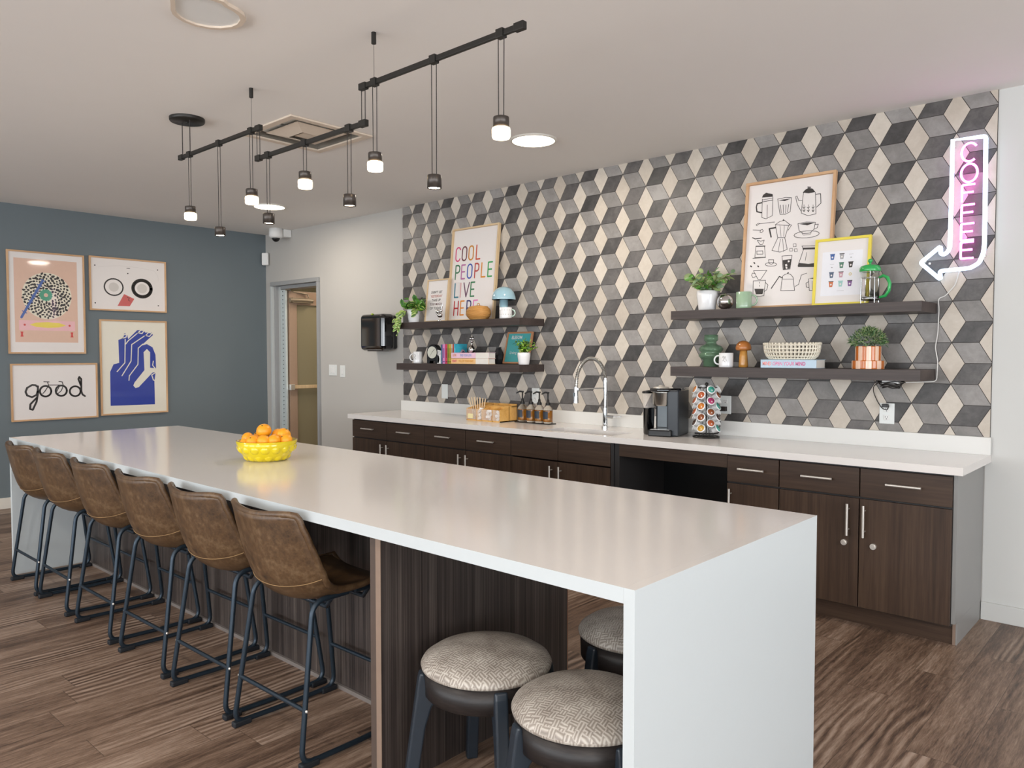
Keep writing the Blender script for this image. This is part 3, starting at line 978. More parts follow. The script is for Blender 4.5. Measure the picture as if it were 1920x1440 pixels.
# strokes of the coffee poster: kind, weight, points in metres
COFFEE_ART = [
    ('l',10,[(-0.183,0.689),(-0.215,0.687),(-0.22,0.665),(-0.214,0.633),(-0.183,0.623)]),
    ('l',4,[(-0.182,0.714),(-0.177,0.589),(-0.147,0.578),(-0.107,0.594),(-0.11,0.717)]),
    ('f',0,[(-0.185,0.723),(-0.177,0.741),(-0.157,0.752),(-0.141,0.745),(-0.113,0.737),(-0.11,0.719)]),
    ('l',4,[(-0.182,0.706),(-0.112,0.711)]),
    ('l',5,[(-0.181,0.694),(-0.111,0.697)]),
    ('l',4,[(-0.145,0.669),(-0.142,0.585)]),
    ('l',4,[(-0.077,0.699),(-0.056,0.596),(-0.021,0.592),(0.011,0.605),(0.014,0.695),(-0.023,0.702),(-0.077,0.699)]),
    ('f',0,[(-0.073,0.69),(-0.031,0.691),(0.013,0.69),(-0.03,0.679)]),
    ('l',4,[(-0.057,0.657),(-0.048,0.604)]),
    ('l',4,[(-0.039,0.655),(-0.033,0.599)]),
    ('l',4,[(-0.02,0.652),(-0.019,0.6)]),
    ('l',4,[(-0.002,0.654),(-0.007,0.605)]),
    ('l',4,[(0.089,0.715),(0.083,0.587),(0.126,0.565),(0.176,0.571),(0.165,0.708)]),
    ('f',0,[(0.084,0.718),(0.1,0.734),(0.121,0.744),(0.147,0.734),(0.165,0.71),(0.123,0.708)]),
    ('l',8,[(0.115,0.749),(0.133,0.745)]),
    ('l',4,[(0.083,0.668),(0.061,0.671),(0.049,0.701),(0.04,0.698),(0.054,0.647),(0.08,0.6)]),
    ('l',5,[(0.17,0.695),(0.198,0.695),(0.203,0.635),(0.178,0.613)]),
    ('l',3,[(0.097,0.639),(0.1,0.594)]),
    ('l',4,[(0.09,0.625),(0.098,0.615),(0.106,0.624)]),
    ('l',4,[(0.091,0.606),(0.1,0.594),(0.107,0.606)]),
    ('l',3,[(0.125,0.635),(0.128,0.59)]),
    ('l',4,[(0.118,0.621),(0.126,0.611),(0.133,0.621)]),
    ('l',4,[(0.119,0.602),(0.128,0.59),(0.134,0.602)]),
    ('l',3,[(0.155,0.631),(0.157,0.586)]),
    ('l',4,[(0.148,0.617),(0.156,0.608),(0.163,0.617)]),
    ('l',4,[(0.149,0.598),(0.157,0.586),(0.164,0.598)]),
    ('l',4,[(-0.089,0.55),(-0.193,0.55),(-0.209,0.54),(-0.215,0.545),(-0.2,0.555),(-0.188,0.55)]),
    ('l',4,[(-0.234,0.514),(-0.181,0.507),(-0.17,0.511),(-0.162,0.499),(-0.173,0.489),(-0.185,0.494),(-0.181,0.507)]),
    ('l',4,[(-0.083,0.532),(-0.053,0.55),(-0.023,0.553),(0.009,0.525),(0.01,0.516),(-0.083,0.532)]),
    ('l',8,[(-0.033,0.554),(-0.03,0.558)]),
    ('l',4,[(-0.082,0.529),(-0.063,0.446),(-0.015,0.44),(0.005,0.515)]),
    ('l',11,[(-0.082,0.512),(-0.122,0.51),(-0.107,0.454)]),
    ('l',4,[(0.009,0.523),(0.024,0.517),(0.003,0.485)]),
    ('l',4,[(-0.062,0.443),(-0.096,0.365),(-0.042,0.349),(0.005,0.362),(-0.015,0.438)]),
    ('l',3,[(-0.052,0.522),(-0.041,0.449)]),
    ('l',3,[(-0.023,0.518),(-0.023,0.447)]),
    ('l',3,[(-0.044,0.434),(-0.054,0.355)]),
    ('l',3,[(-0.029,0.433),(-0.018,0.35)]),
    ('l',4,[(0.065,0.521),(0.076,0.473),(0.103,0.455),(0.145,0.453),(0.169,0.475),(0.175,0.517),(0.12,0.526),(0.065,0.521)]),
    ('f',0,[(0.074,0.518),(0.12,0.521),(0.171,0.515),(0.126,0.504)]),
    ('l',4,[(0.176,0.504),(0.194,0.504),(0.189,0.482),(0.169,0.474)]),
    ('l',4,[(0.203,0.445),(0.198,0.436),(0.181,0.43),(0.156,0.425),(0.126,0.424),(0.095,0.427),(0.068,0.432),(0.05,0.439),(0.044,0.448),(0.049,0.457),(0.067,0.463),(0.093,0.468),(0.123,0.469),(0.154,0.466),(0.18,0.461),(0.197,0.453),(0.203,0.445)]),
    ('l',3,[(0.094,0.458),(0.103,0.444),(0.146,0.443),(0.153,0.454)]),
    ('l',7,[(-0.234,0.462),(-0.215,0.452),(-0.173,0.453)]),
    ('l',4,[(-0.2,0.441),(-0.18,0.411),(-0.162,0.411),(-0.152,0.438),(-0.175,0.433),(-0.2,0.441)]),
    ('l',8,[(-0.206,0.402),(-0.145,0.398)]),
    ('l',4,[(-0.207,0.398),(-0.21,0.327),(-0.139,0.325),(-0.147,0.396)]),
    ('l',5,[(-0.223,0.324),(-0.136,0.323)]),
    ('l',4,[(-0.199,0.37),(-0.159,0.368),(-0.156,0.346),(-0.197,0.348),(-0.199,0.37)]),
    ('l',4,[(-0.115,0.306),(-0.112,0.282),(-0.095,0.274),(-0.08,0.281),(-0.081,0.303),(-0.115,0.306)]),
    ('l',4,[(-0.059,0.271),(-0.064,0.265),(-0.077,0.262),(-0.096,0.262),(-0.116,0.265),(-0.13,0.27),(-0.136,0.277),(-0.131,0.283),(-0.117,0.286),(-0.098,0.286),(-0.078,0.283),(-0.064,0.277),(-0.059,0.271)]),
    ('l',4,[(-0.027,0.322),(-0.015,0.233),(0.03,0.234),(0.038,0.321),(-0.027,0.322)]),
    ('f',0,[(-0.021,0.295),(0.035,0.298),(0.028,0.237),(-0.012,0.234)]),
    ('l',3,[(0.042,0.394),(0.06,0.394),(0.062,0.375),(0.044,0.375),(0.042,0.394)]),
    ('l',3,[(0.02,0.367),(0.038,0.367),(0.041,0.349),(0.022,0.349),(0.02,0.367)]),
    ('l',3,[(0.05,0.361),(0.068,0.361),(0.071,0.343),(0.053,0.343),(0.05,0.361)]),
    ('l',4,[(0.099,0.375),(0.11,0.352)]),
    ('l',4,[(0.099,0.375),(0.203,0.367)]),
    ('f',0,[(0.104,0.364),(0.205,0.357),(0.205,0.345),(0.104,0.352)]),
    ('l',4,[(0.11,0.352),(0.08,0.251)]),
    ('l',4,[(0.196,0.347),(0.207,0.262)]),
    ('f',0,[(0.086,0.269),(0.147,0.258),(0.21,0.262),(0.208,0.233),(0.079,0.243)]),
    ('l',3,[(0.131,0.332),(0.125,0.281)]),
    ('l',10,[(-0.214,0.295),(-0.209,0.289)]),
    ('l',10,[(-0.236,0.274),(-0.23,0.269)]),
    ('l',10,[(-0.186,0.27),(-0.181,0.265)]),
    ('l',4,[(-0.214,0.241),(-0.123,0.237),(-0.162,0.178),(-0.18,0.182),(-0.214,0.241)]),
    ('l',4,[(-0.201,0.222),(-0.22,0.226),(-0.226,0.212),(-0.216,0.195),(-0.195,0.201)]),
    ('l',4,[(-0.212,0.173),(-0.208,0.08),(-0.173,0.067),(-0.133,0.072),(-0.128,0.172),(-0.212,0.173)]),
    ('f',0,[(-0.201,0.121),(-0.136,0.117),(-0.143,0.083),(-0.188,0.084)]),
    ('l',4,[(-0.129,0.159),(-0.109,0.14),(-0.116,0.11),(-0.132,0.098)]),
    ('l',4,[(-0.17,0.164),(-0.169,0.155)]),
    ('l',4,[(-0.168,0.143),(-0.167,0.135)]),
    ('l',4,[(-0.016,0.19),(-0.023,0.098),(0.067,0.095),(0.054,0.178),(0.036,0.199),(0.018,0.206),(-0.003,0.201),(-0.016,0.19)]),
    ('l',3,[(-0.019,0.173),(0.056,0.168)]),
    ('l',8,[(0.016,0.209),(0.021,0.211)]),
    ('l',7,[(-0.015,0.18),(-0.037,0.191),(-0.086,0.117)]),
    ('l',4,[(0.069,0.12),(0.091,0.132),(0.105,0.19),(0.138,0.2)]),
    ('l',4,[(0.152,0.163),(0.16,0.09),(0.214,0.083)]),
    ('f',0,[(0.152,0.165),(0.193,0.17),(0.212,0.168),(0.212,0.156)]),
    ('l',4,[(0.153,0.145),(0.137,0.137),(0.14,0.112),(0.157,0.107)]),
    ('l',3,[(0.174,0.148),(0.179,0.093)]),
    ('l',3,[(0.191,0.146),(0.195,0.09)])]


# ------------------------------------------------------------------ pendant track light
YR = 2.165
PENDS = [(-4.609, 2.691, 2.378, 2.298, 1), (-4.241, 2.691, 2.213, 2.164, 0), (-3.881, 2.691, 2.383, 2.302, 1),
         (-3.709, 2.532, 2.226, 2.173, 0), (-3.361, 2.532, 2.389, 2.308, 1), (-2.992, 2.532, 2.227, 2.173, 0),
         (-2.798, 2.698, 2.383, 2.303, 1), (-2.403, 2.698, 2.225, 2.170, 0), (-2.023, 2.698, 2.383, 2.300, 1)]
t = thing('track_light_rail', 'black stepped suspension rail hanging from the ceiling over the island', 'light rail', (-3.3, YR, CEIL))
X = Matrix.Translation((3.3, -YR, -CEIL))
for x0, x1, z in ((-4.738, -3.781, 2.691), (-3.824, -2.862, 2.532), (-2.90, -1.907, 2.698)):
    mb = MB(X); mb.box(x0, x1, YR - .008, YR + .008, z - .011, z + .011)
    for x in (x0 + .02, x1 - .02):
        mb.box(x - .024, x + .024, YR - .012, YR + .012, z - .015, z + .015)
    mb.build('rail', 'fixture', t, bevel=.002)
mb = MB(X); mb.lathe([(.001, CEIL - .022), (.098, CEIL - .022), (.102, CEIL - .016), (.102, CEIL)], (-4.655, YR + .01, 0), 36); mb.cyl((-4.655, YR + .01, CEIL - .03), (-4.655, YR + .01, CEIL - .02), .008); mb.build('ceiling_canopy', 'fixture', t)
mb = MB(X)
for x in (-4.70, -4.60):
    mb.cyl((x, YR, 2.70), (x, YR, CEIL - .02), .0028, n=6)
for x, z in ((-3.873, 2.70), (-2.802, 2.70)):
    mb.cyl((x, YR, z), (x, YR, CEIL - .05), .0010, n=5)
for x, z0, z1 in ((-3.82, 2.545, 2.685), (-3.79, 2.545, 2.685), (-2.895, 2.545, 2.69), (-2.868, 2.545, 2.69)):
    mb.cyl((x, YR, z0), (x, YR, z1), .0022, n=6)
mb.build('suspension_wire', 'cord', t)
for x in (-3.873, -2.802):
    mb = MB(X); mb.cyl((x, YR, CEIL - .05), (x, YR, CEIL), .011, n=12); mb.build('ceiling_anchor', 'fixture', t)
M['lamp_glass'] = emit('lit_frosted_lamp_glass', '#ffe3b8', 9.0)
M['lamp_spot'] = emit('lit_spot_lens', '#ffe6c4', 14.0)
PL = ['lit frosted-glass pendant at the far end of the first rail', 'small dark spot pendant in the middle of the first rail', 'lit frosted-glass pendant at the near end of the first rail',
      'small dark spot pendant at the far end of the middle rail', 'lit frosted-glass pendant in the center of the middle rail', 'small dark spot pendant at the near end of the middle rail',
      'lit frosted-glass pendant at the far end of the nearest rail', 'small dark spot pendant in the middle of the nearest rail', 'lit frosted-glass pendant at the near end of the nearest rail']
first = {}
for i, (x, zr, zt_, zb_, kind) in enumerate(PENDS):
    h = zr - zt_
    key = (kind, round(h, 2))
    if key in first:
        dup(first[key], (x, YR, zr), PL[i]); continue
    t = thing('pendant_light', PL[i], 'pendant light', (x, YR, zr), 0, 'pendant lights over the island')
    first[key] = t
    mb = MB(); mb.box(-.018, .018, -.014, .014, -.017, .017); mb.build('rail_clamp', 'fixture', t, bevel=.002)
    mb = MB()
    for dx in (-.015, .015):
        mb.cyl((dx, 0, -.015), (dx * .9, 0, -h), .0019, n=6)
    mb.build('cord', 'cord', t)
    b = zt_ - zb_
    if kind:
        mb = MB(); mb.lathe([(.006, -h + .002), (.030, -h), (.031, -h - .004), (.031, -h - .040), (.028, -h - .040)], n=24); mb.build('cap', 'cap', t)
        mb = MB(); mb.lathe([(.029, -h - .040), (.034, -h - .042), (.0355, -h - .048), (.035, -h - b + .006), (.032, -h - b), (.0001, -h - b)], n=24); mb.build('glass_shade', 'lamp_glass', t)
    else:
        mb = MB(); mb.lathe([(.006, -h + .002), (.028, -h), (.030, -h - .003), (.030, -h - b), (.026, -h - b), (.024, -h - b + .008)], n=24); mb.build('cap', 'cap', t)
        mb = MB(); mb.lathe([(.0001, -h - b + .004), (.025, -h - b + .004)], n=24); mb.build('lamp_lens', 'lamp_spot', t)

# ------------------------------------------------------------------ flush ceiling lights, vent, ceiling speaker
M['disc'] = emit('lit_disc_diffuser', '#fff0d4', 6.5)
t0 = None
for x, y, lb in ((-3.394, 3.95, 'round lit flush ceiling light nearer the tiled wall'), (-6.808, 3.983, 'round lit flush ceiling light behind the pendants, far end')):
    if t0 is None:
        t0 = thing('ceiling_light', lb, 'ceiling light', (x, y, CEIL), 0, 'flush round ceiling lights')
        mb = MB(); mb.lathe([(.143, -.001), (.143, -.012), (.155, -.012), (.160, -.001)], n=48); mb.build('trim_ring', 'base', t0)
        mb = MB(); mb.lathe([(.0001, -.0105), (.1425, -.0105), (.1425, -.001)], n=48); mb.build('diffuser', 'disc', t0)
        d = bpy.data.lights.new('ceiling_light_glow', 'AREA'); d.shape = 'DISK'; d.size = .26; d.energy = 16; d.color = (1, .90, .78)
        o = bpy.data.objects.new('ceiling_light_glow', d); COL.objects.link(o); o.location = (x, y, CEIL - .016)
    else:
        dup(t0, (x, y, CEIL), lb)
        o2 = o.copy(); COL.objects.link(o2); o2.location = (x, y, CEIL - .016)
for x in (-5.6, -2.4, .8, 3.2):  # unseen fixtures added behind the camera to warm and brighten floor and island
    for y in (-3.2, -.6):
        dup(t0, (x, y, CEIL), 'added unseen round flush ceiling light behind the camera for overhead fill')
        o2 = o.copy(); o2.data = o.data; COL.objects.link(o2); o2.location = (x, y, CEIL - .016)

t = thing('ceiling_diffuser', 'square louvered air diffuser in the ceiling beyond the pendants', 'vent', (-4.41, 2.855, CEIL))
M['vent'] = mat('vent_metal', '#d9c9b8', .5, var=.02)
M['vent_w'] = mat('vent_inner_white', '#dfe4e4', .5, var=.02)
mb = MB()
for a, b, c, d_ in ((-.305, .305, -.305, -.255), (-.305, .305, .255, .305), (-.305, -.255, -.255, .255), (.255, .305, -.255, .255)):
    mb.box(a, b, c, d_, -.012, -.0005)
mb.build('outer_frame', 'vent', t, bevel=.003)


def louver(name, ro, ri, zo, zi):
    m_ = MB()
    for q in range(4):
        X_ = Matrix.Rotation(q * PI / 2, 4, 'Z')
        vs = [X_ @ Vector(p) for p in ((-ro, -ro, zo), (ro, -ro, zo), (ri, -ri, zi), (-ri, -ri, zi), (-ro, -ro, zo + .003), (ro, -ro, zo + .003), (ri, -ri, zi + .003), (-ri, -ri, zi + .003))]
        m_.add(vs, [(0, 3, 2, 1), (4, 5, 6, 7), (0, 1, 5, 4), (2, 3, 7, 6)])
    m_.build(name, 'vent', t)


louver('cone_louver', .185, .085, .004, -.022)
louver('center_plate', .055, .001, -.012, -.016)
mb = MB(); mb.box(-.258, .258, -.258, .258, .20, .21, 0)
for a, b, c, d_ in ((-.26, .26, -.26, -.255), (-.26, .26, .255, .26), (-.26, -.255, -.255, .255), (.255, .26, -.255, .255)):
    mb.box(a, b, c, d_, 0, .20, 0)
mb.build('duct_box', mat('dark_duct', '#7d776d', .7), t)
mb = MB(); mb.tube([(0, 0, .06), (0, 0, .20)], .15, 28); mb.build('duct_collar', 'vent_w', t)
mb = MB(); mb.box(-.22, -.02, -.20, -.10, .02, .09); mb.box(.02, .20, -.21, -.12, .02, .08); mb.build('damper', 'vent_w', t, bevel=.01)

t = thing('ceiling_speaker', 'white two-lobed recessed ceiling fixture at the top left', 'fixture', (-3.16, 1.56, CEIL))
lobe = [(-3.156, 1.414), (-3.214, 1.44), (-3.25, 1.463), (-3.274, 1.493), (-3.292, 1.529), (-3.298, 1.584), (-3.279, 1.643), (-3.246, 1.683), (-3.191, 1.713), (-3.143, 1.719), (-3.085, 1.705), (-3.045, 1.676), (-3.02, 1.635), (-3.004, 1.583), (-2.985, 1.555), (-2.985, 1.49), (-3.01, 1.43), (-3.06, 1.395), (-3.11, 1.39)]
cx, cy = -3.15, 1.56
loc_ = [(x + 3.16, y - 1.56) for x, y in lobe]
mb = MB(); n_ = len(loc_)
inn = [(x * .86, y * .86) for x, y in loc_]
vs = [(x, y, 0) for x, y in loc_] + [(x, y, -.014) for x, y in loc_] + [(x, y, -.014) for x, y in inn] + [(x, y, 0) for x, y in inn]
for k in range(3):
    mb.add(vs, [(k * n_ + i, k * n_ + (i + 1) % n_, (k + 1) * n_ + (i + 1) % n_, (k + 1) * n_ + i) for i in range(n_)])
mb.build('rim', M['vent'], t)
mb = MB(); mb.slab(inn, -.006, -.001); mb.build('cover', 'white_m', t)


# ------------------------------------------------------------------ pictures
def picture(name, label, W, H, loc, rz=0, lean=0.0, fw=.016, fd=.022, frame='oak', paper='paper', group=None):
    t_ = thing(name, label, 'picture', loc, rz, group, -lean)
    m_ = MB()
    m_.box(-W / 2, W / 2, -fd, 0, 0, fw); m_.box(-W / 2, W / 2, -fd, 0, H - fw, H)
    m_.box(-W / 2, -W / 2 + fw, -fd, 0, fw, H - fw); m_.box(W / 2 - fw, W / 2, -fd, 0, fw, H - fw)
    m_.build('frame', frame, t_, bevel=.0012)
    p = MB(); p.box(-W / 2 + fw * .8, W / 2 - fw * .8, -.012, -.002, fw * .8, H - fw * .8, 0)
    return t_, p


INKS = {}


def ink(c):
    if c not in INKS:
        INKS[c] = mat('print_ink_' + c.strip('#'), c, .5, var=.03, coat=.7)
    return INKS[c]


D = -.0123      # drawing plane
# speckled disc poster
t, p = picture('framed_poster', 'large oak-framed pink poster with speckled black and white disc', .682, .995, (WW + .001, 2.533, 1.483), PI / 2)
MT = ['paper', ink('#dcb8a4'), ink('#e4dcc8'), 'ink', ink('#4a9a7c'), ink('#4763a6'), ink('#eab8bc'), ink('#ecd458'), ink('#cf4a44')]
p.poly([(-.282, .922), (.272, .922), (.272, .112), (-.282, .112)], D, 1)
p.ell(0, .568, .218, .228, D - .0002, 2, 48)
rnd = random.Random(3)
for i in range(14, 185):
    a = i * 2.39996; r_ = .212 * math.sqrt((i + .5) / 185); cx, cz = r_ * math.cos(a), .568 + r_ * 1.04 * math.sin(a)
    k = rnd.randint(5, 7); ph = rnd.uniform(0, 6); sc = rnd.uniform(.0095, .0145); st_ = rnd.uniform(1, 1.9); an = rnd.uniform(0, PI)
    pts = []
    for j in range(k):
        rr = sc * rnd.uniform(.6, 1.15); q = ph + 2 * PI * j / k; u_, v_ = rr * st_ * math.cos(q), rr * math.sin(q)
        pts.append((cx + u_ * math.cos(an) - v_ * math.sin(an), cz + u_ * math.sin(an) + v_ * math.cos(an)))
    p.poly(pts, D - .0004 - i * 1e-6, 3)
g_ = []
for i in range(28):
    rr = .062 if i % 2 else .053
    g_.append((-.011 + rr * math.cos(2 * PI * i / 28), .576 + rr * math.sin(2 * PI * i / 28)))
p.line([(-.036, .718), (-.226, .352)], .022, D - .0007, 5)
for k_ in range(7):
    f_ = k_ / 7
    p.line([(-.036 - .19 * f_ - .018, .718 - .366 * f_ + .01), (-.036 - .19 * f_ + .018, .718 - .366 * f_ - .01)], .008, D - .0008, 5)
p.poly(g_, D - .0009, 4); p.ell(-.011, .576, .019, .019, D - .001, 1)
p.poly([(-.248, .325), (.245, .325), (.245, .228), (-.248, .228)], D - .0002, 6)
p.poly([(-.16, .283), (-.1, .305), (0, .312), (.1, .305), (.162, .283), (.1, .262), (0, .255), (-.1, .262)], D - .0004, 7)
for x in (-.20, .195): p.ell(x, .281, .010, .010, D - .0004, 8)
for x in (-.225, .215): p.poly([(x - .012, .215), (x + .012, .215), (x + .008, .19), (x + .013, .165), (x - .013, .165), (x - .008, .19)], D - .0004, 8)
p.build('print', MT, t)
# cassette face poster
t, p = picture('framed_poster', 'small oak-framed white poster with two dark rings and a red patch', .78, .555, (WW + .001, 3.31, 1.931), PI / 2)
MT = ['paper', 'ink', ink('#c65a58'), ink('#cfc9c4')]
p.ring(-.154, .248, .092, .086, .014, D - .0003, 1); p.ring(.134, .250, .094, .088, .036, D - .0003, 1)
p.ell(-.154, .248, .05, .048, D - .0001, 3); p.ell(.134, .25, .052, .05, D - .0001, 3)
p.poly([(-.052, .181), (.051, .135), (.003, .055), (-.12, .054)], D - .0004, 2)
p.line([(-.02, .15), (0, .14), (-.01, .12), (.006, .11)], .005, D - .0006, 1)
for x, z in ((-.334, .461), (.3, .461), (-.337, .075), (.302, .074), (-.01, .40)): p.ell(x, z, .007, .007, D - .0003, 1, 12)
p.line([(-.02, .455), (.01, .455)], .006, D - .0003, 1); p.line([(-.30, .45), (-.1, .475), (.1, .47), (.26, .45), (.30, .40), (.31, .34)], .002, D - .0003, 3)
p.build('print', MT, t)
# blue hand poster
t, p = picture('framed_poster', 'oak-framed cream poster of a large blue hand', .690, .998, (WW + .001, 3.352, .841), PI / 2, paper='paper_c')
MT = ['paper_c', ink('#2c3f9a')]
p.poly([(-.248, .455), (-.214, .531), (-.157, .547), (-.161, .787), (-.12, .804), (-.114, .839), (-.094, .86), (-.07, .839), (-.062, .797), (.032, .893), (.099, .898), (.116, .869), (.185, .875), (.196, .844), (.071, .729), (.131, .746), (.19, .712), (.22, .632), (.224, .482), (.204, .34), (.205, .092), (-.251, .098)], D - .0002, 1)
p.poly([(.13, .694), (.163, .659), (.16, .491), (.247, .481), (.246, .446), (.185, .438), (.037, .284), (.003, .276), (-.019, .303), (-.004, .337), (.1, .466), (.095, .659)], D - .0004, 0)
for q in ([(-.092, .796), (-.1, .547), (-.18, .454)], [(.107, .834), (-.027, .74), (-.037, .564), (-.132, .41)], [(.031, .859), (-.062, .779), (-.088, .745)],
          [(.088, .746), (.04, .702), (.033, .528), (-.057, .408), (-.062, .36)], [(-.12, .804), (-.107, .842), (-.078, .848), (-.082, .819), (-.12, .804)],
          [(.039, .867), (.07, .894), (.104, .891), (.082, .859), (.039, .867)], [(.119, .839), (.15, .871), (.19, .865), (.158, .829), (.119, .839)],
          [(.196, .562), (.187, .518), (.221, .473)], [(.216, .438), (.176, .412), (.192, .358), (.215, .349)]):
    p.line(q, .010, D - .0006, 0)
p.build('print', MT, t)
# good poster
t, p = picture('framed_poster', 'small oak-framed white poster of the word good drawn with bicycle wheels', .776, .560, (WW + .001, 2.59, .828), PI / 2)
for q in ([(-.159, .329), (-.177, .348), (-.207, .351), (-.25, .324), (-.264, .285), (-.251, .25), (-.21, .232), (-.17, .253), (-.158, .297)],
          [(-.157, .337), (-.159, .265), (-.172, .186), (-.206, .108), (-.229, .117), (-.225, .164), (-.165, .23)],
          [(.23, .332), (.208, .399), (.217, .42), (.234, .398), (.233, .274), (.243, .241), (.266, .223)]):
    p.line(q, .018, D - .0003, 1)
p.ring(-.091, .286, .05, .052, .018, D - .0003, 1); p.ring(.049, .286, .05, .052, .018, D - .0003, 1); p.ring(.176, .276, .05, .05, .018, D - .0003, 1)
for q in ([(-.105, .38), (-.058, .377)], [(-.072, .374), (-.063, .342), (-.096, .286), (-.115, .265)], [(-.063, .346), (.039, .343), (-.002, .259)], [(.029, .379), (.059, .374), (.068, .337), (.049, .286), (.02, .26)]):
    p.line(q, .008, D - .0004, 1)
p.build('print', ['paper', 'ink'], t)

# stroke letters used on the lettering poster and the neon sign (unit box 0..1)
oval = [(.5 + .5 * math.cos(2 * PI * i / 24), .5 + .5 * math.sin(2 * PI * i / 24)) for i in range(25)]


def stad(w_=.5, full=True, n_=8):
    top = [(.5 + .5 * math.cos(R(a)), 1 - .25 + .25 * math.sin(R(a))) for a in range(20 if not full else 0, 181, 20)]
    bot = [(.5 + .5 * math.cos(R(a)), .25 + .25 * math.sin(R(a))) for a in range(180, (341 if not full else 361), 20)]
    return top + bot + ([top[0]] if full else [])


STR = {'C': [stad(full=False)], 'O': [stad()], 'L': [[(0, 1), (0, 0), (.95, 0)]], 'I': [[(.5, 1), (.5, 0)]],
       'P': [[(0, 0), (0, 1), (.6, 1), (.92, .92), (1, .75), (.92, .55), (.6, .47), (0, .47)]],
       'R': [[(0, 0), (0, 1), (.6, 1), (.92, .92), (1, .75), (.92, .55), (.6, .47), (0, .47)], [(.5, .47), (1, 0)]],
       'E': [[(.95, 1), (0, 1), (0, 0), (.95, 0)], [(0, .5), (.85, .5)]], 'V': [[(0, 1), (.5, 0), (1, 1)]], 'H': [[(0, 1), (0, 0)], [(1, 1), (1, 0)], [(0, .5), (1, .5)]]}


def lean_of(Yb, Yt, dz):
    return math.atan2(Yt - Yb, dz)


# cool people live here
t, p = picture('framed_poster', 'tall oak-framed poster reading COOL PEOPLE LIVE HERE in rainbow letters', .586, .845, (-4.862, 4.812, 1.7735), 0, lean_of(4.80, 4.88, .83), .015, .03, 'oak2')
cols = ['#d63f77', '#6b2e38', '#d08a2a', '#c8481f', '#1f6b45', '#b0609a', '#2d4fae', '#b83f3a', '#d98a28', '#2f9a52', '#2b7a90', '#d8a0a0', '#6d4560', '#2f7a4e', '#b5242c', '#dd8a2c', '#2c2a6a', '#dd7fb8']
MT = ['paper'] + [ink(c) for c in cols]
k = 1
rows = [('COOL', [(-.240, .056), (-.158, .056), (-.073, .056), (.022, .050)], .550), ('PEOPLE', [(-.230, .052), (-.153, .046), (-.076, .056), (.017, .048), (.100, .050), (.180, .050)], .385),
        ('LIVE', [(-.225, .050), (-.175, .05), (-.111, .070), (-.020, .048)], .220), ('HERE', [(-.219, .052), (-.137, .046), (-.055, .050), (.027, .050)], .057)]
for word, xs_, zb_ in rows:
    for ch_, (x, w_) in zip(word, xs_):
        for st_ in STR[ch_]:
            p.line([(x + a * w_, zb_ + b * .125) for a, b in st_], .0135, D - .0003, k)
        k += 1
p.build('print', MT, t)
# small handwritten poster
t, p = picture('framed_poster', 'small oak-framed handwritten poster beside the tall lettering poster', .292, .395, (-5.262, 4.757, 1.7735), 0, lean_of(4.757, 4.803, .39), .012, .022, 'oak2')
for i, (s_, c_) in enumerate((("DON'T LET", 1), ('YESTERDAY', 2), ('TAKE UP', 1), ('TOO MUCH', 3), ('OF TODAY', 1))):
    p.text(s_, .030, -.012, .275 - i * .037, D - .0003, c_, 1.0, .0006)
p.build('print', ['paper', 'ink', ink('#b2655a'), ink('#5b2f35')], t)
# teal sign
t, p = picture('framed_sign', 'small orange-framed teal sign behind the little white potted plant', .283, .277, (-4.325, 4.812, 1.3965), 0, lean_of(4.80, 4.872, .28), .014, .02, 'orange_f')
p.poly([(-.13, .015), (.13, .015), (.13, .262), (-.13, .262)], D - .0001, 1)
p.text('ELESOM', .040, -.030, .228, D - .0003, 0, .85, .0008); p.text('Living', .034, -.045, .095, D - .0003, 0, 1.0)
p.build('print', ['paper', ink('#4aa7a8')], t)
# coffee poster
t, p = picture('framed_poster', 'large oak-framed poster of black coffee pot and cup drawings', .584, .842, (-2.017, 4.802, 1.7735), 0, lean_of(4.79, 4.875, .83), .017, .03, 'oak')
CA = COFFEE_ART
yy = D - .0002
for kind, w_, pts in CA:
    pts = [(x, z + .014) for x, z in pts]
    if kind == 'l':
        p.line(pts, w_ * .00085, yy, 1)
    else:
        p.poly(pts, yy, 1)
    yy -= .000002
for q in ([(-.004, .28), (.008, .283), (.012, .27), (0, .266)], [(.012, .303), (.022, .306), (.026, .295), (.014, .291)], [(.0, .262), (.01, .265), (.014, .254), (.004, .25)]):
    p.poly(q, yy - .0001, 0)
p.build('print', ['paper', 'ink'], t)
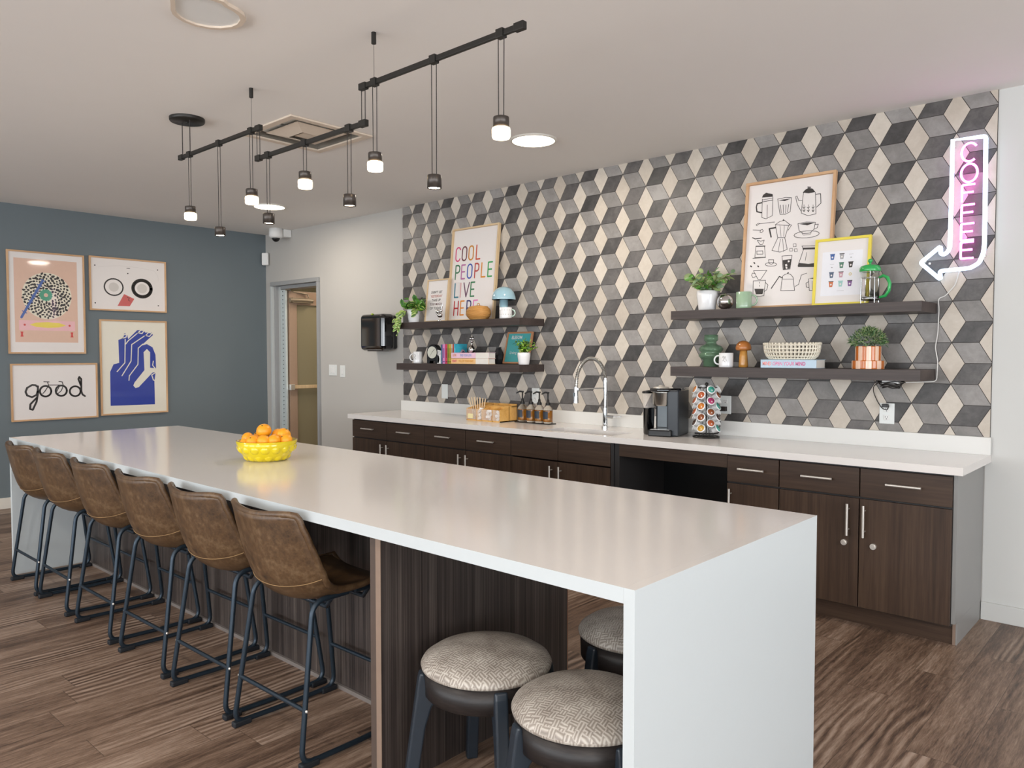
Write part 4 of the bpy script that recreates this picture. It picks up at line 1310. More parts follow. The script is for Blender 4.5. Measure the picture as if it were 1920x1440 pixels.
# yellow framed cups
t, p = picture('framed_poster', 'yellow-framed print of small takeaway cups leaning in front of the coffee poster', .328, .412, (-1.652, 4.756, 1.7735), 0, lean_of(4.76, 4.806, .40), .016, .022, 'yellow_f')
cs = ['#3c5f9e', '#a6a5a8', '#d9d6d4', '#dcdad8', '#4b7a66', '#3b3735', '#4f6078', '#c59aa6', '#e2c54a', '#c8693a', '#9ccac4', '#7a4c8c', '#33302e']
MT = ['paper', ink('#e9e9ee')] + [ink(c) for c in cs]
p.poly([(-.118, .06), (.118, .06), (.118, .33), (-.118, .33)], D - .0001, 1)
gx = [-.058, -.002, .052]
gz = [.297, .243, .186, .130]
for r_ in range(4):
    for c_ in range(3):
        x, z, m_ = gx[c_], gz[r_], 2 + r_ * 3 + c_
        if m_ in (4, 5):
            p.line([(x - .012, z + .01), (x + .012, z + .01)], .0015, D - .0003, 3); p.ell(x, z - .01, .005, .003, D - .0003, 3); continue
        if m_ == 10:
            p.ring(x, z, .007, .007, .003, D - .0003, m_); continue
        p.poly([(x - .013, z + .014), (x + .013, z + .014), (x + .009, z - .017), (x - .009, z - .017)], D - .0003, m_)
        p.poly([(x - .015, z + .019), (x + .015, z + .019), (x + .0145, z + .014), (x - .0145, z + .014)], D - .0004, 14 if (r_ + c_) % 2 else m_)
        p.ell(x, z - .002, .005, .006, D - .0005, 0, 12)
p.line([(-.02, .088), (.02, .088)], .0015, D - .0003, 3)
p.build('print', MT, t)

# ------------------------------------------------------------------ neon coffee sign
M['neon_w'] = emit('white_neon_tube', '#c4e0ff', 1.9)
M['neon_p'] = emit('pink_neon_tube', '#ff4fd2', 5.5)
t = thing('neon_sign', 'lit neon arrow sign reading COFFEE in pink letters', 'sign', (-1.05, 4.87, 2.0))
X = Matrix.Translation((1.05, -4.87, -2.0))
ol = [(-1.093, 2.676), (-.932, 2.668), (-.928, 2.30), (-.927, 2.08), (-.931, 2.035), (-.950, 1.983), (-.991, 1.958), (-1.05, 1.955), (-1.143, 1.952), (-1.139, 1.903), (-1.244, 2.006), (-1.142, 2.092), (-1.141, 2.050), (-1.125, 2.043), (-1.106, 2.055), (-1.095, 2.083), (-1.093, 2.343)]
tubep = rounded([(x, 4.866, z) for x, z in ol + [ol[0]]], .012, 3)
mb = MB(X); mb.tube(tubep[:-1], .0115, 10, closed=True); mb.build('arrow_tube', 'neon_w', t)
mb = MB(X)
off = [(-1.108, 2.692), (-.915, 2.684), (-.910, 2.08), (-.915, 2.03), (-.936, 1.965), (-.99, 1.94), (-1.12, 1.937), (-1.125, 1.875), (-1.268, 2.006), (-1.125, 2.122), (-1.118, 2.09), (-1.110, 2.12)]
t_g = NT('clear_acrylic'); t_g.set(Base_Color=lin('#f4f8fb'), Roughness=0.03, Transmission_Weight=1.0, IOR=1.1, Alpha=0.35)
mb.prism(off, 4.876, 4.881); mb.build('acrylic_backing', t_g.m, t)
cx, hw_ = -1.008, .033
neon = {'C': [[(.5 + .5 * math.cos(R(a)), .5 + .5 * math.sin(R(a))) for a in range(38, 323, 15)]], 'O': [oval[:-1]], 'F': [[(.95, 1), (0, 1), (0, 0)], [(0, .55), (.85, .55)]], 'E': [[(.95, 1), (0, 1), (0, 0), (.95, 0)], [(0, .52), (.85, .52)]]}
for ch_, z0, z1 in (('C', 2.545, 2.645), ('O', 2.432, 2.532), ('F', 2.325, 2.418), ('F', 2.215, 2.308), ('E', 2.113, 2.204), ('E', 2.013, 2.103)):
    mb = MB(X)
    ww = hw_ * (1.2 if ch_ in 'CO' else 1.0)
    for st_ in neon[ch_]:
        pts = [(cx - ww + a * 2 * ww, 4.866, z0 + b * (z1 - z0)) for a, b in st_]
        mb.tube(pts if ch_ in 'CO' else rounded(pts, .006, 3), .0062, 8, closed=(ch_ == 'O'))
    mb.build('neon_letter', 'neon_p', t, label='pink neon letter ' + ch_)
mb = MB(X)
for x, z in ((-1.09, 2.64), (-.93, 2.64), (-.93, 2.02), (-1.2, 2.0)):
    mb.cyl((x, 4.88, z), (x, 4.903, z), .006, n=10)
mb.build('standoff', 'nickel', t)
cb = MB(); cb.tube(rounded([(-1.05, 4.885, 1.945), (-1.07, 4.893, 1.87), (-1.12, 4.893, 1.81), (-1.155, 4.894, 1.80), (-1.150, 4.894, 1.74), (-1.153, 4.894, 1.60), (-1.165, 4.894, 1.52), (-1.150, 4.894, 1.44), (-1.1545, 4.894, 1.325), (-1.20, 4.86, 1.322), (-1.30, 4.80, 1.318)], .02, 4), .0032, 6)
o = cb.build('white_cable', mat('white_cord', '#dcdad6', .5)); tag(o, 'white cord running down from the neon sign past the shelf ends', 'cord')
t = thing('power_adapter', 'small white power adapter with a bundled black cord under the right shelf', 'adapter', (-1.36, 4.80, 1.31))
mb = MB(); mb.box(-.055, .035, -.025, .025, -.003, .022); mb.build('adapter_body', 'white_m', t, bevel=.005)
mb = MB()
rnd = random.Random(5)
for k in range(4):
    mb.tube([(-.01 + .075 * math.cos(a / 10 * 2 * PI) * (1 - k * .12), .03 * math.sin(a / 10 * 2 * PI), .008 - k * .010 + .006 * math.sin(a * 1.7 + k)) for a in range(10)], .0032, 6, closed=True)
mb.tube(rounded([(-.07, .0, .01), (-.12, .04, -.02), (-.135, .09, -.055), (-.115, .095, -.11), (-.085, .095, -.155), (-.055, .09, -.165), (-.045, .085, -.135)], .02, 4), .0026, 6)
mb.build('cord_bundle', 'cord', t)
mb = MB(); mb.box(-.077, -.047, .055, .0925, -.145, -.125); mb.build('plug', 'black', t, bevel=.003)


# ------------------------------------------------------------------ plants
def leaf(mb, base, d, L, W, mi=0, me=None, up=None, droop=.25):
    d = Vector(d).normalized()
    if up is None:
        up = Vector((rnd.uniform(-.7, .7), rnd.uniform(-1.2, -.1), rnd.uniform(.1, 1)))
    side = d.cross(up)
    if side.length < .05:
        side = d.cross(Vector((1, 0, 0)))
    side.normalize()
    nn = side.cross(d).normalized()
    rows = [(0, .05), (.22, .75), (.5, 1.0), (.78, .68), (1, .04)]
    vs, fs = [], []
    for t_, w_ in rows:
        c = Vector(base) + d * (L * t_) - nn * (L * droop * t_ * t_)
        for q in (-1, -.55, 0, .55, 1):
            vs.append(c + side * (q * w_ * W / 2) + nn * (abs(q) * W * .10 * w_))
    b = len(mb.v)
    inner, edge = [], []
    for i in range(4):
        for j in range(4):
            f = (i * 5 + j, i * 5 + j + 1, (i + 1) * 5 + j + 1, (i + 1) * 5 + j)
            (edge if j in (0, 3) else inner).append(f)
    mb.add(vs, inner, mi, True)
    mb.add(vs, edge, mi if me is None else me, True)


def pot(t_, r0, r1, h, mname='white', foot=True):
    m_ = MB()
    m_.lathe([(r0 * .9, 0), (r0 * .96, .004), (r0, h * .18), (r1, h * .75), (r1, h - .002), (r1 - .004, h), (r1 - .007, h - .003), (r1 - .009, h * .8), (.001, h * .8)], n=40)
    m_.build('pot', mname, t_)
    m_ = MB(); m_.lathe([(r1 - .009, h * .80), (.02, h * .86), (.0001, h * .87)], n=24); m_.build('soil', 'soil', t_)


ZU, ZL = 1.7725, 1.3955
# trailing plant
t = thing('potted_plant', 'trailing variegated plant in a white pot hanging over the left shelf end', 'plant', (-5.508, 4.70, ZU))
pot(t, .052, .063, .125)
rnd = random.Random(11)
ms, mf = MB(), MB()
for i in range(48):
    a = rnd.uniform(0, 2 * PI); tilt = rnd.uniform(.15, 1.25); ln = rnd.uniform(.05, .13)
    d_ = Vector((math.cos(a) * math.sin(tilt), math.sin(a) * math.sin(tilt) * .7, math.cos(tilt)))
    b_ = Vector((math.cos(a) * .02, math.sin(a) * .02, .11)); e_ = b_ + d_ * ln
    ms.tube([b_, b_.lerp(e_, .5) + Vector((0, 0, .012)), e_], .0013, 5)
    for k in range(2):
        leaf(mf, b_.lerp(e_, .7 + .3 * k), Vector((d_.x + rnd.uniform(-.8, .8), d_.y + rnd.uniform(-.8, .5), rnd.uniform(-.3, .6))), rnd.uniform(.050, .070), rnd.uniform(.036, .048), rnd.choice((0, 0, 1)), rnd.choice((2, 0, 0)))
for vine in ([(-.03, -.03, .11), (-.09, -.07, .09), (-.085, -.12, -.01), (-.088, -.13, -.10)], [(-.02, -.03, .11), (-.12, -.05, .11), (-.16, -.08, .04)], [(.03, -.02, .11), (.09, -.05, .12), (.115, -.07, .07)], [(-.03, -.03, .11), (-.06, -.08, .10), (-.055, -.13, 0), (-.065, -.135, -.06)]):
    P_ = rounded(vine, .05, 6)
    ms.tube(P_, .0014, 5)
    for i in range(2, len(P_)):
        s_ = 1 if i % 2 else -1
        leaf(mf, P_[i], Vector((s_ * .8 + rnd.uniform(-.3, .3), -.5, -.35 + rnd.uniform(-.3, .2))), rnd.uniform(.050, .064), rnd.uniform(.036, .046), rnd.choice((0, 1)), 2, up=Vector((0, -1, .35)), droop=.1)
ms.build('stems', 'stem', t); mf.build('foliage', ['leaf', 'leaf_d', 'leaf_y'], t)

# bushy plant right upper
t = thing('potted_plant', 'leafy sage-green plant in a white pot beside the silver ball', 'plant', (-2.502, 4.70, ZU))
pot(t, .058, .069, .132)
rnd = random.Random(21)
ms, mf = MB(), MB()
for i in range(26):
    a = 2 * PI * i / 26 + rnd.uniform(-.2, .2); tilt = rnd.uniform(.25, 1.15); ln = rnd.uniform(.09, .19)
    d_ = Vector((math.cos(a) * math.sin(tilt), math.sin(a) * math.sin(tilt) * .6, math.cos(tilt)))
    b_ = Vector((math.cos(a) * .02, math.sin(a) * .02, .11)); e_ = b_ + d_ * ln
    m_ = b_.lerp(e_, .5) + Vector((0, 0, .02)); P_ = [b_, m_, e_]
    ms.tube(P_, .0016, 5)
    for k in range(7):
        q = b_.lerp(e_, .35 + .65 * k / 6) + Vector((0, 0, .012))
        leaf(mf, q, Vector((d_.x * .6 + rnd.uniform(-.9, .9), d_.y * .6 + rnd.uniform(-.9, .7), rnd.uniform(-.25, .7))), rnd.uniform(.040, .062), rnd.uniform(.026, .038), rnd.choice((0, 1, 2, 0)))
ms.build('stems', 'stem', t); mf.build('foliage', ['leaf_s', 'leaf', 'leaf_t'], t)

M['leaf_b'] = mat('leaf_bright_green', '#6a9a22', .45, var=.4, vs=60)
# small shrub, lower left
t = thing('potted_plant', 'small bushy bright green plant in a white pot in front of the teal sign', 'plant', (-4.117, 4.675, ZL))
pot(t, .045, .053, .098)
rnd = random.Random(31)
ms, mf = MB(), MB()
for i in range(30):
    a = rnd.uniform(0, 2 * PI); tilt = rnd.uniform(.1, 1.25); ln = rnd.uniform(.07, .13) * (1.15 if tilt > .8 else 1)
    d_ = Vector((math.cos(a) * math.sin(tilt), math.sin(a) * math.sin(tilt) * .6, math.cos(tilt)))
    b_ = Vector((0, 0, .085)); e_ = b_ + d_ * ln
    ms.tube([b_, e_], .0012, 5)
    for k in range(12):
        q = b_.lerp(e_, .3 + .7 * k / 11)
        leaf(mf, q, Vector((rnd.uniform(-1, 1), rnd.uniform(-1, 1), rnd.uniform(-.2, .9))), rnd.uniform(.020, .030), .014, rnd.choice((0, 2, 0, 1)))
ms.build('stems', 'stem', t); mf.build('foliage', ['leaf_b', 'leaf_d', 'leaf_y'], t)

# grassy ball plant in the striped orange pot
t = thing('potted_plant', 'round gray-green plant in an orange and pink striped pot', 'plant', (-1.476, 4.72, ZL))
M['str_o'] = mat('striped_pot_orange', '#c2660e', .3, coat=.4)
M['str_p'] = mat('striped_pot_pink', '#f0cbb2', .3, coat=.4)
for nm, r_, z0, z1 in (('pot', .070, .046, .132), ('saucer', .088, 0, .048)):
    mb = MB(); n_ = 72
    prof = [(r_ * .985, z0), (r_, z0 + .004), (r_, z1 - .003), (r_ - .003, z1), (r_ - .006, z1 - .004), (r_ - .007, z1 - .03 if nm == 'pot' else z0 + .01), (.001, z1 - .03 if nm == 'pot' else z0 + .01)]
    for j in range(n_):
        a0, a1 = 2 * PI * j / n_, 2 * PI * (j + 1) / n_
        mi = 0 if (j // 4) % 2 else 1
        for (ra, za), (rb, zb2) in zip(prof[:-1], prof[1:]):
            mb.add([(ra * math.cos(a0), ra * math.sin(a0), za), (ra * math.cos(a1), ra * math.sin(a1), za), (rb * math.cos(a1), rb * math.sin(a1), zb2), (rb * math.cos(a0), rb * math.sin(a0), zb2)], [(0, 1, 2, 3)], mi, False)
    mb.build(nm, ['str_o', 'str_p'], t)
mb = MB(); mb.lathe([(.063, .104), (.03, .112), (.0001, .114)], n=24); mb.build('soil', 'soil', t)
rnd = random.Random(41)
mf = MB()
for i in range(900):
    a = rnd.uniform(0, 2 * PI); ph = rnd.uniform(-.15, 1.45); rr = rnd.uniform(.6, 1)
    c_ = Vector((.098 * rr * math.cos(a) * math.cos(ph), .085 * rr * math.sin(a) * math.cos(ph), .150 + .085 * rr * math.sin(ph)))
    dd = Vector((math.cos(a) * math.cos(ph) + rnd.uniform(-.9, .9), math.sin(a) * math.cos(ph) + rnd.uniform(-.9, .9), math.sin(ph) + rnd.uniform(-.7, .9)))
    leaf(mf, c_, dd, rnd.uniform(.018, .030), .005, rnd.choice((0, 1, 2)), droop=.3)
mf.build('foliage', ['leaf_t', 'leaf_d', 'leaf_s'], t)


# ------------------------------------------------------------------ mugs and shelf ornaments
def mug(name, label, x, y, z, r, h, mname, hang, handle='white', deco=None, group=None, rim=None):
    t_ = thing(name, label, 'mug', (x, y, z), R(hang), group)
    m_ = MB()
    m_.lathe([(r * .92, 0), (r * .99, .005), (r, .015), (r, h - .002), (r - .002, h), (r - .004, h - .002), (r - .005, .01), (.001, .008)], n=40)
    m_.build('body', mname, t_)
    m_ = MB(); hr = h * .30
    m_.tube([(r - .003, 0, h * .5 + hr)] + [(r + .002 + hr * .95 * math.cos(R(a)), 0, h * .5 + hr * math.sin(R(a))) for a in range(80, -81, -16)] + [(r - .003, 0, h * .5 - hr)], .0052, 8)
    m_.build('handle', handle, t_)
    return t_


M['sage'] = mat('sage_green_glaze', '#9db89a', .2, coat=.5)
M['mint'] = mat('mint_green_glaze', '#bcd5c6', .2, coat=.5)


def on_cyl(m_, r, h0, pts_list, ang0, w_, mi):
    """strokes wrapped on a cylinder: (u,z) with u the arc length"""
    for pts in pts_list:
        for (u0, z0), (u1, z1) in zip(pts[:-1], pts[1:]):
            a = [(ang0 + u / r) for u in (u0, u1)]
            m_.tube([((r + .0002) * math.cos(a[0]), (r + .0002) * math.sin(a[0]), h0 + z0), ((r + .0002) * math.cos(a[1]), (r + .0002) * math.sin(a[1]), h0 + z1)], w_, 4, mi)


M['mark'] = mat('gray_printed_mark', '#77706c', .5)
t = mug('mug', 'white mug with a letter R and left-facing handle on the lower left shelf', -5.455, 4.70, ZL, .043, .108, 'white', 215)
mb = MB(); on_cyl(mb, .043, .035, [[(0, 0), (0, .045), (.018, .045), (.024, .035), (.018, .024), (0, .022)], [(.010, .022), (.026, 0)]], R(-98 - 215), .0016, 0); mb.build('letter_mark', 'mark', t, label='gray letter R')
t = mug('mug', 'white mug with small printed marks and a pale green handle under the blue lamp', -4.300, 4.655, ZU, .052, .092, 'white', 28, 'mint')
mb = MB()
for k in range(14):
    a = -3.0 + (k % 7) * .42 + (.2 if k > 6 else 0); z_ = .03 + (k // 7) * .035
    on_cyl(mb, .052, z_, [[(0, 0), (.003, .007)]], a, .0013, 0)
mb.build('printed_marks', 'mark', t)
mug('mug', 'sage green mug in front of the coffee drawings poster', -2.226, 4.67, ZU, .049, .108, 'sage', 15, 'sage')
t = mug('mug', 'white mug with faint script in front of the green glass vase', -2.345, 4.67, ZL, .046, .094, 'white', 205)
mb = MB(); on_cyl(mb, .046, .03, [[(-.012, .03), (-.006, .045), (0, .02), (.006, .042), (.016, .01)], [(-.01, .01), (-.004, .02), (.002, .008), (.01, .004)]], R(-80 - 205), .0009, 0); mb.build('script_mark', 'mark', t)

t = thing('basket', 'round lidded honey-colored woven basket in front of the lettering poster', 'basket', (-4.632, 4.672, ZU))
t.scale = (1, .82, 1)
M['wicker'] = wood('honey_wicker', '#a97334', '#c8924f', '#d9ab6a', (1, 1, 9), .5, 25)
prof = [(.060, 0), (.085, .008), (.108, .030), (.117, .055), (.112, .082), (.097, .100), (.085, .104)]
mb = MB(); mb.lathe(prof, n=48)
for i in range(14):
    f = i / 13 * 5; k = min(int(f), 5); r_ = prof[k][0] + (prof[min(k + 1, 6)][0] - prof[k][0]) * (f - k); z_ = prof[k][1] + (prof[min(k + 1, 6)][1] - prof[k][1]) * (f - k)
    mb.tube([(r_ * math.cos(2 * PI * a / 40), r_ * math.sin(2 * PI * a / 40), z_) for a in range(40)], .0035, 5, closed=True)
mb.build('body', 'wicker', t)
mb = MB(); mb.lathe([(.092, .104), (.090, .110), (.060, .118), (.02, .122), (.0001, .122)], n=40)
for i in range(6):
    r_ = .088 - i * .014
    mb.tube([(r_ * math.cos(2 * PI * a / 36), r_ * math.sin(2 * PI * a / 36), .110 + i * .0022) for a in range(36)], .003, 5, closed=True)
ld = mb.build('lid', 'wicker', t)
mb = MB(); mb.tube([(.016 * math.cos(R(a)), 0, .128 + .012 * math.sin(R(a))) for a in range(-20, 201, 20)], .004, 6); mb.build('lid_knob', 'wicker', ld)

t = thing('mushroom_lamp', 'pale blue glass mushroom lamp behind a white mug', 'lamp', (-4.428, 4.77, ZU))
M['bluegl'] = mat('pale_blue_gloss_glass', '#9fc3d0', .1, var=.02, coat=.8)
mb = MB(); mb.lathe([(.038, 0), (.040, .004), (.038, .02), (.037, .175), (.001, .176)], n=36); mb.build('stem_base', 'bluegl', t)
mb = MB(); mb.lathe([(.098, .168), (.1015, .166), (.1025, .170), (.099, .195), (.088, .228), (.066, .256), (.036, .273), (.0001, .279)], n=48); mb.lathe([(.098, .168), (.07, .205), (.036, .22)], n=48); mb.build('lamp_shade', 'bluegl', t)

M['mirror'] = mat('polished_silver', '#d8d6d4', .06, 1.0, var=.01)
t = thing('figurine', 'polished silver knotted figurine with a raised blade in front of the handwritten poster', 'figurine', (-5.10, 4.655, ZU))
mb = MB(); mb.lathe([(.022, 0), (.024, .004), (.008, .01), (.007, .035)], n=20); mb.ball((0, 0, .055), .026, 16, sz=.85); mb.ball((-.022, -.004, .088), .020, 14); mb.ball((.012, 0, .094), .017, 14)
mb.tube([(.018, 0, .095), (.028, 0, .125), (.040, 0, .155)], [.008, .007, .002], 8); mb.tube([(-.03, 0, .06), (-.045, -.005, .075), (-.04, 0, .1)], .006, 8)
mb.build('figure', 'mirror', t)
t = thing('figurine', 'small silver figurine standing on the stacked pastel books', 'figurine', (-4.742, 4.70, ZL + .0985))
mb = MB(); mb.lathe([(.020, 0), (.030, .008), (.034, .025), (.026, .045), (.010, .060), (.008, .085), (.015, .094), (.018, .100), (.008, .108), (.006, .114), (.0001, .115)], n=28); mb.ball((-.014, 0, .122), .013, 12, sz=1.2); mb.ball((.014, 0, .122), .013, 12, sz=1.2)
mb.build('figure', 'mirror', t)
t = thing('decorative_ball', 'mirror-silver ball between the white pot and the green mug', 'ornament', (-2.372, 4.70, ZU))
mb = MB(); mb.ball((0, 0, .053), .053, 36); mb.lathe([(.012, .104), (.010, .107), (.0001, .108)], n=16); mb.build('sphere', 'mirror', t)

t = thing('table_clock', 'black arched table clock with a pale round face', 'clock', (-5.232, 4.70, ZL), R(8))
mb = MB(); mb.prism([(-.064, 0), (-.036, 0), (-.032, .022), (.032, .022), (.036, 0), (.064, 0)] + [(.064 * math.cos(R(a)) * 1.0, .105 + .068 * math.sin(R(a))) for a in range(0, 181, 12)], -.025, .035); mb.build('case', 'black', t, bevel=.004)
mb = MB(); mb.cyl((0, -.027, .100), (0, -.0245, .100), .054, n=40)
face = mb.build('clock_face', mat('clock_face_ivory', '#cfcfc2', .4), t)
mb = MB(); mb.line([(0, .100), (.028, .128)], .004, -.0275); mb.line([(0, .100), (-.028, .062)], .002, -.0277)
mb.build('hands', 'black', face)

M['navy'] = mat('navy_cover', '#244a72', .5); M['pages'] = mat('book_pages', '#e3ded6', .7, var=.04)
t = thing('hand_sculpture', 'white hand-shaped bookend leaning on the navy book', 'sculpture', (-5.092, 4.655, ZL), R(10))
mb = MB(); mb.box(-.024, .024, -.02, .02, 0, .006)
mb.tube([(0, 0, .004), (.004, 0, .04), (0, 0, .075)], [.018, .015, .019], 10)
for k in range(4):
    z_ = .068 + k * .013
    mb.tube([(.014, 0, z_), (-.006, -.012, z_ + .007), (-.024, -.014, z_ + .012)], [.0062, .006, .0045], 8)
mb.tube([(.01, 0, .055), (.022, -.01, .075)], [.007, .005], 8)
mb.build('hand', 'white_m', t)


def upright_book(label, x, w_, h, d_, cover, y=4.715, spine=None):
    t_ = thing('book', label, 'book', (x, y, ZL), 0, 'upright books on the lower left shelf')
    m_ = MB(); m_.box(-w_ / 2, -w_ / 2 + .002, -d_ / 2, d_ / 2, 0, h); m_.box(w_ / 2 - .002, w_ / 2, -d_ / 2, d_ / 2, 0, h); m_.box(-w_ / 2, w_ / 2, -d_ / 2, -d_ / 2 + .003, 0, h)
    m_.build('cover', cover, t_, bevel=.001)
    m_ = MB(); m_.box(-w_ / 2 + .002, w_ / 2 - .002, -d_ / 2 + .003, d_ / 2 - .004, .003, h - .003); m_.build('pages', 'pages', t_)
    if spine:
        m_ = MB(); m_.box(-w_ * .3, w_ * .3, -d_ / 2 - .0006, -d_ / 2, h * .08, h * .13); m_.box(-w_ * .15, w_ * .15, -d_ / 2 - .0006, -d_ / 2, h * .3, h * .8); m_.build('spine_print', spine, t_)


x = -5.058
for lb, w_, h, c_, sp in (('narrow navy upright book at the left of the row', .016, .170, '#27507c', '#4a78a8'), ('lilac-pink upright book next to the navy one', .034, .172, '#cf8bc0', '#5a4a8a'), ('crimson upright book with a pink spine edge', .026, .172, '#d23f63', '#7a2038'),
                          ('olive green upright book', .019, .172, '#8a9a34', '#4a5a1a'), ('mustard yellow upright book', .027, .172, '#c7a843', '#7a6a20'), ('cream upright book with brown marks', .018, .172, '#cdbfae', '#7a5a4a'),
                          ('thin brick-red upright book', .017, .172, '#b3564c', '#7a2c28'), ('turquoise upright book at the right end of the row', .018, .174, '#3fb4cb', '#8fd0e0')):
    upright_book(lb, x + w_ / 2, w_, h, .14, mat('book_' + c_.strip('#'), c_, .45), 4.70, mat('book_print_' + sp.strip('#'), sp, .5))
    x += w_ + .0015
last = bpy.data.objects[[o.name for o in COL.objects if o.name.startswith('book') and o.get('label', '').startswith('turquoise')][0]]
mb = MB(Matrix.Rotation(PI / 2, 4, 'Z')); mb.poly([(-.02, .095), (.01, .128), (.035, .12), (.05, .095)], -.0094, 0); mb.poly([(.0, .095), (.02, .112), (.055, .095)], -.0096, 1); mb.build('cover_print', [ink('#c9a7b8'), ink('#2c2d66')], last)


def flat_book(label, x0, x1, y, z, h, d_, cover, title, tcol, c1, group, size=.03, tc2=None, sx=.66):
    t_ = thing('book', label, 'book', ((x0 + x1) / 2, y, z), 0, group)
    w_ = x1 - x0
    m_ = MB(); m_.box(-w_ / 2, w_ / 2, -d_ / 2, d_ / 2, 0, .003); m_.box(-w_ / 2, w_ / 2, -d_ / 2, d_ / 2, h - .003, h); m_.box(-w_ / 2, w_ / 2, -d_ / 2, -d_ / 2 + .004, 0, h)
    m_.build('cover', cover, t_, bevel=.001)
    m_ = MB(); m_.box(-w_ / 2 + .004, w_ / 2 - .004, -d_ / 2 + .004, d_ / 2 - .004, .003, h - .003); m_.build('pages', 'pages', t_)
    m_ = MB()
    a, b = title.split('|')
    m_.text(a, size, c1[0], h / 2, -d_ / 2 - .0006, 0, .72, .0009); m_.build('title_word', ink(tcol), t_, label='spine word ' + a)
    m_ = MB(); m_.text(b, size, c1[1], h / 2, -d_ / 2 - .0006, 0, sx, .0009); m_.build('title_words', ink(tc2 or tcol), t_, label='spine words ' + b)
    if len(c1) > 2:
        m_ = MB(); m_.box(c1[2], w_ / 2 - .001, -d_ / 2 - .0004, -d_ / 2, .001, h - .001); m_.build('spine_band', 'pages', t_)
    return t_


flat_book('thick white book with an orange lettered spine, bottom of the pastel stack', -4.895, -4.44, 4.64, ZL, .049, .085, mat('pale_orange_cover', '#eec188', .45), 'HEART|FOLLOW YOUR HEART', '#d2546c', (-.185, -.040, .075), 'stacked pastel books', .026, '#d99a3c')
flat_book('thick white book with a pink lettered spine, top of the pastel stack', -4.895, -4.438, 4.64, ZL + .0492, .049, .085, mat('pale_pink_cover', '#e8c3d6', .45), 'LOVE|FIND YOUR LOVE', '#dd8d58', (-.185, -.045, .075), 'stacked pastel books', .026, '#8fa0d0')
flat_book('pale blue book reading MIND OPEN YOUR MIND under the cream basket', -2.07, -1.725, 4.66, ZL, .053, .15, mat('pale_blue_cover', '#b9cfe0', .45), 'MIND|OPEN YOUR MIND', '#d8553c', (-.132, .006), None, .031, '#c2357f', .78)

t = thing('vase', 'dark faceted vase behind the stacked books', 'vase', (-4.515, 4.80, ZL))
mb = MB(); mb.lathe([(.028, 0), (.044, .04), (.046, .075), (.032, .115), (.022, .135), (.024, .145)], n=7, sm=False); mb.build('body', mat('charcoal_ceramic', '#2c2b2d', .4), t)

t = thing('vase', 'green glass stacked-ring vase behind a white mug', 'vase', (-2.507, 4.77, ZL))
tg = NT('green_glass'); tg.set(Base_Color=lin('#6f9373'), Roughness=.04, Alpha=.5, Coat_Weight=.5); M['greengl'] = tg.m
op = [(.048, 0), (.052, .006), (.053, .045), (.068, .055), (.082, .072), (.078, .088), (.066, .098), (.078, .108), (.082, .122), (.070, .140), (.045, .150), (.036, .158), (.036, .170), (.046, .178), (.048, .186), (.047, .216)]
ip = [(r_ - .004, max(z_, .006)) for r_, z_ in op][::-1]
mb = MB(); mb.lathe(op + ip + [(.001, .006)], n=44); mb.build('body', 'greengl', t)

t = thing('wooden_mushroom', 'turned honey-wood mushroom between the white mug and the book', 'ornament', (-2.249, 4.72, ZL))
M['honey'] = wood('honey_turned_wood', '#a86a2c', '#c4893f', '#d6a258', (1, 1, .1), .25, 40, coat=.6)
mb = MB(); mb.lathe([(.026, 0), (.030, .003), (.030, .02), (.026, .07), (.023, .112), (.001, .113)], n=32); mb.build('stem', 'honey', t)
mb = MB(); mb.lathe([(.02, .108), (.045, .110), (.050, .118), (.050, .130), (.044, .150), (.030, .166), (.012, .173), (.0001, .174)], n=36); mb.build('cap', mat('orange_brown_cap', '#b9743a', .3, coat=.5), t)

t = thing('basket', 'cream openwork ceramic basket standing on the pale blue book', 'basket', (-1.905, 4.66, ZL + .0535))
M['cream'] = mat('cream_ceramic', '#e0d8c6', .35, coat=.3)
mb = MB()
rows_ = [(.140, .004), (.158, .020), (.169, .044), (.173, .066), (.174, .088)]
for r_, z_ in rows_:
    mb.tube([(r_ * math.cos(2 * PI * a / 48), r_ * .42 * math.sin(2 * PI * a / 48), z_) for a in range(48)], .0055, 6, closed=True)
for a in range(44):
    A = 2 * PI * a / 44
    mb.tube([(r_ * math.cos(A), r_ * .42 * math.sin(A), z_) for r_, z_ in rows_], .0048, 6)
    mb.ball((.175 * math.cos(A), .175 * .42 * math.sin(A), .096), .0085, 8)
mb.lathe([(.140, .0), (.140, .005), (.001, .005)], sx=1, sy=.42, n=40)
mb.build('lattice', 'cream', t)

t = thing('french_press', 'glass french press with bright green lid and handle', 'french press', (-1.467, 4.70, ZU), R(0))
M['green'] = mat('bright_green_plastic', '#2fa755', .25, var=.03, coat=.3)
M['clear'] = glass('clear_glass', '#ffffff', .0)
mb = MB(); mb.lathe([(.046, .016), (.050, .02), (.050, .185), (.053, .190), (.0505, .190), (.048, .183), (.048, .022), (.001, .020)], n=40); mb.build('carafe', 'clear', t)
mb = MB()
for z_ in (.150, .028):
    mb.tube([(.0525 * math.cos(2 * PI * a / 32), .0525 * math.sin(2 * PI * a / 32), z_) for a in range(32)], .0022, 5, closed=True)
for k in range(4):
    A = PI / 4 + k * PI / 2
    mb.tube([(.053 * math.cos(A), .053 * math.sin(A), 0), (.053 * math.cos(A), .053 * math.sin(A), .152)], .003, 6)
mb.build('wire_holder', 'chrome', t)
mb = MB(); mb.lathe([(.056, .186), (.058, .190), (.057, .205), (.050, .218), (.025, .226), (.006, .228), (.005, .236), (.011, .242), (.013, .250), (.009, .258), (.0001, .261)], n=36); mb.build('lid', 'green', t)
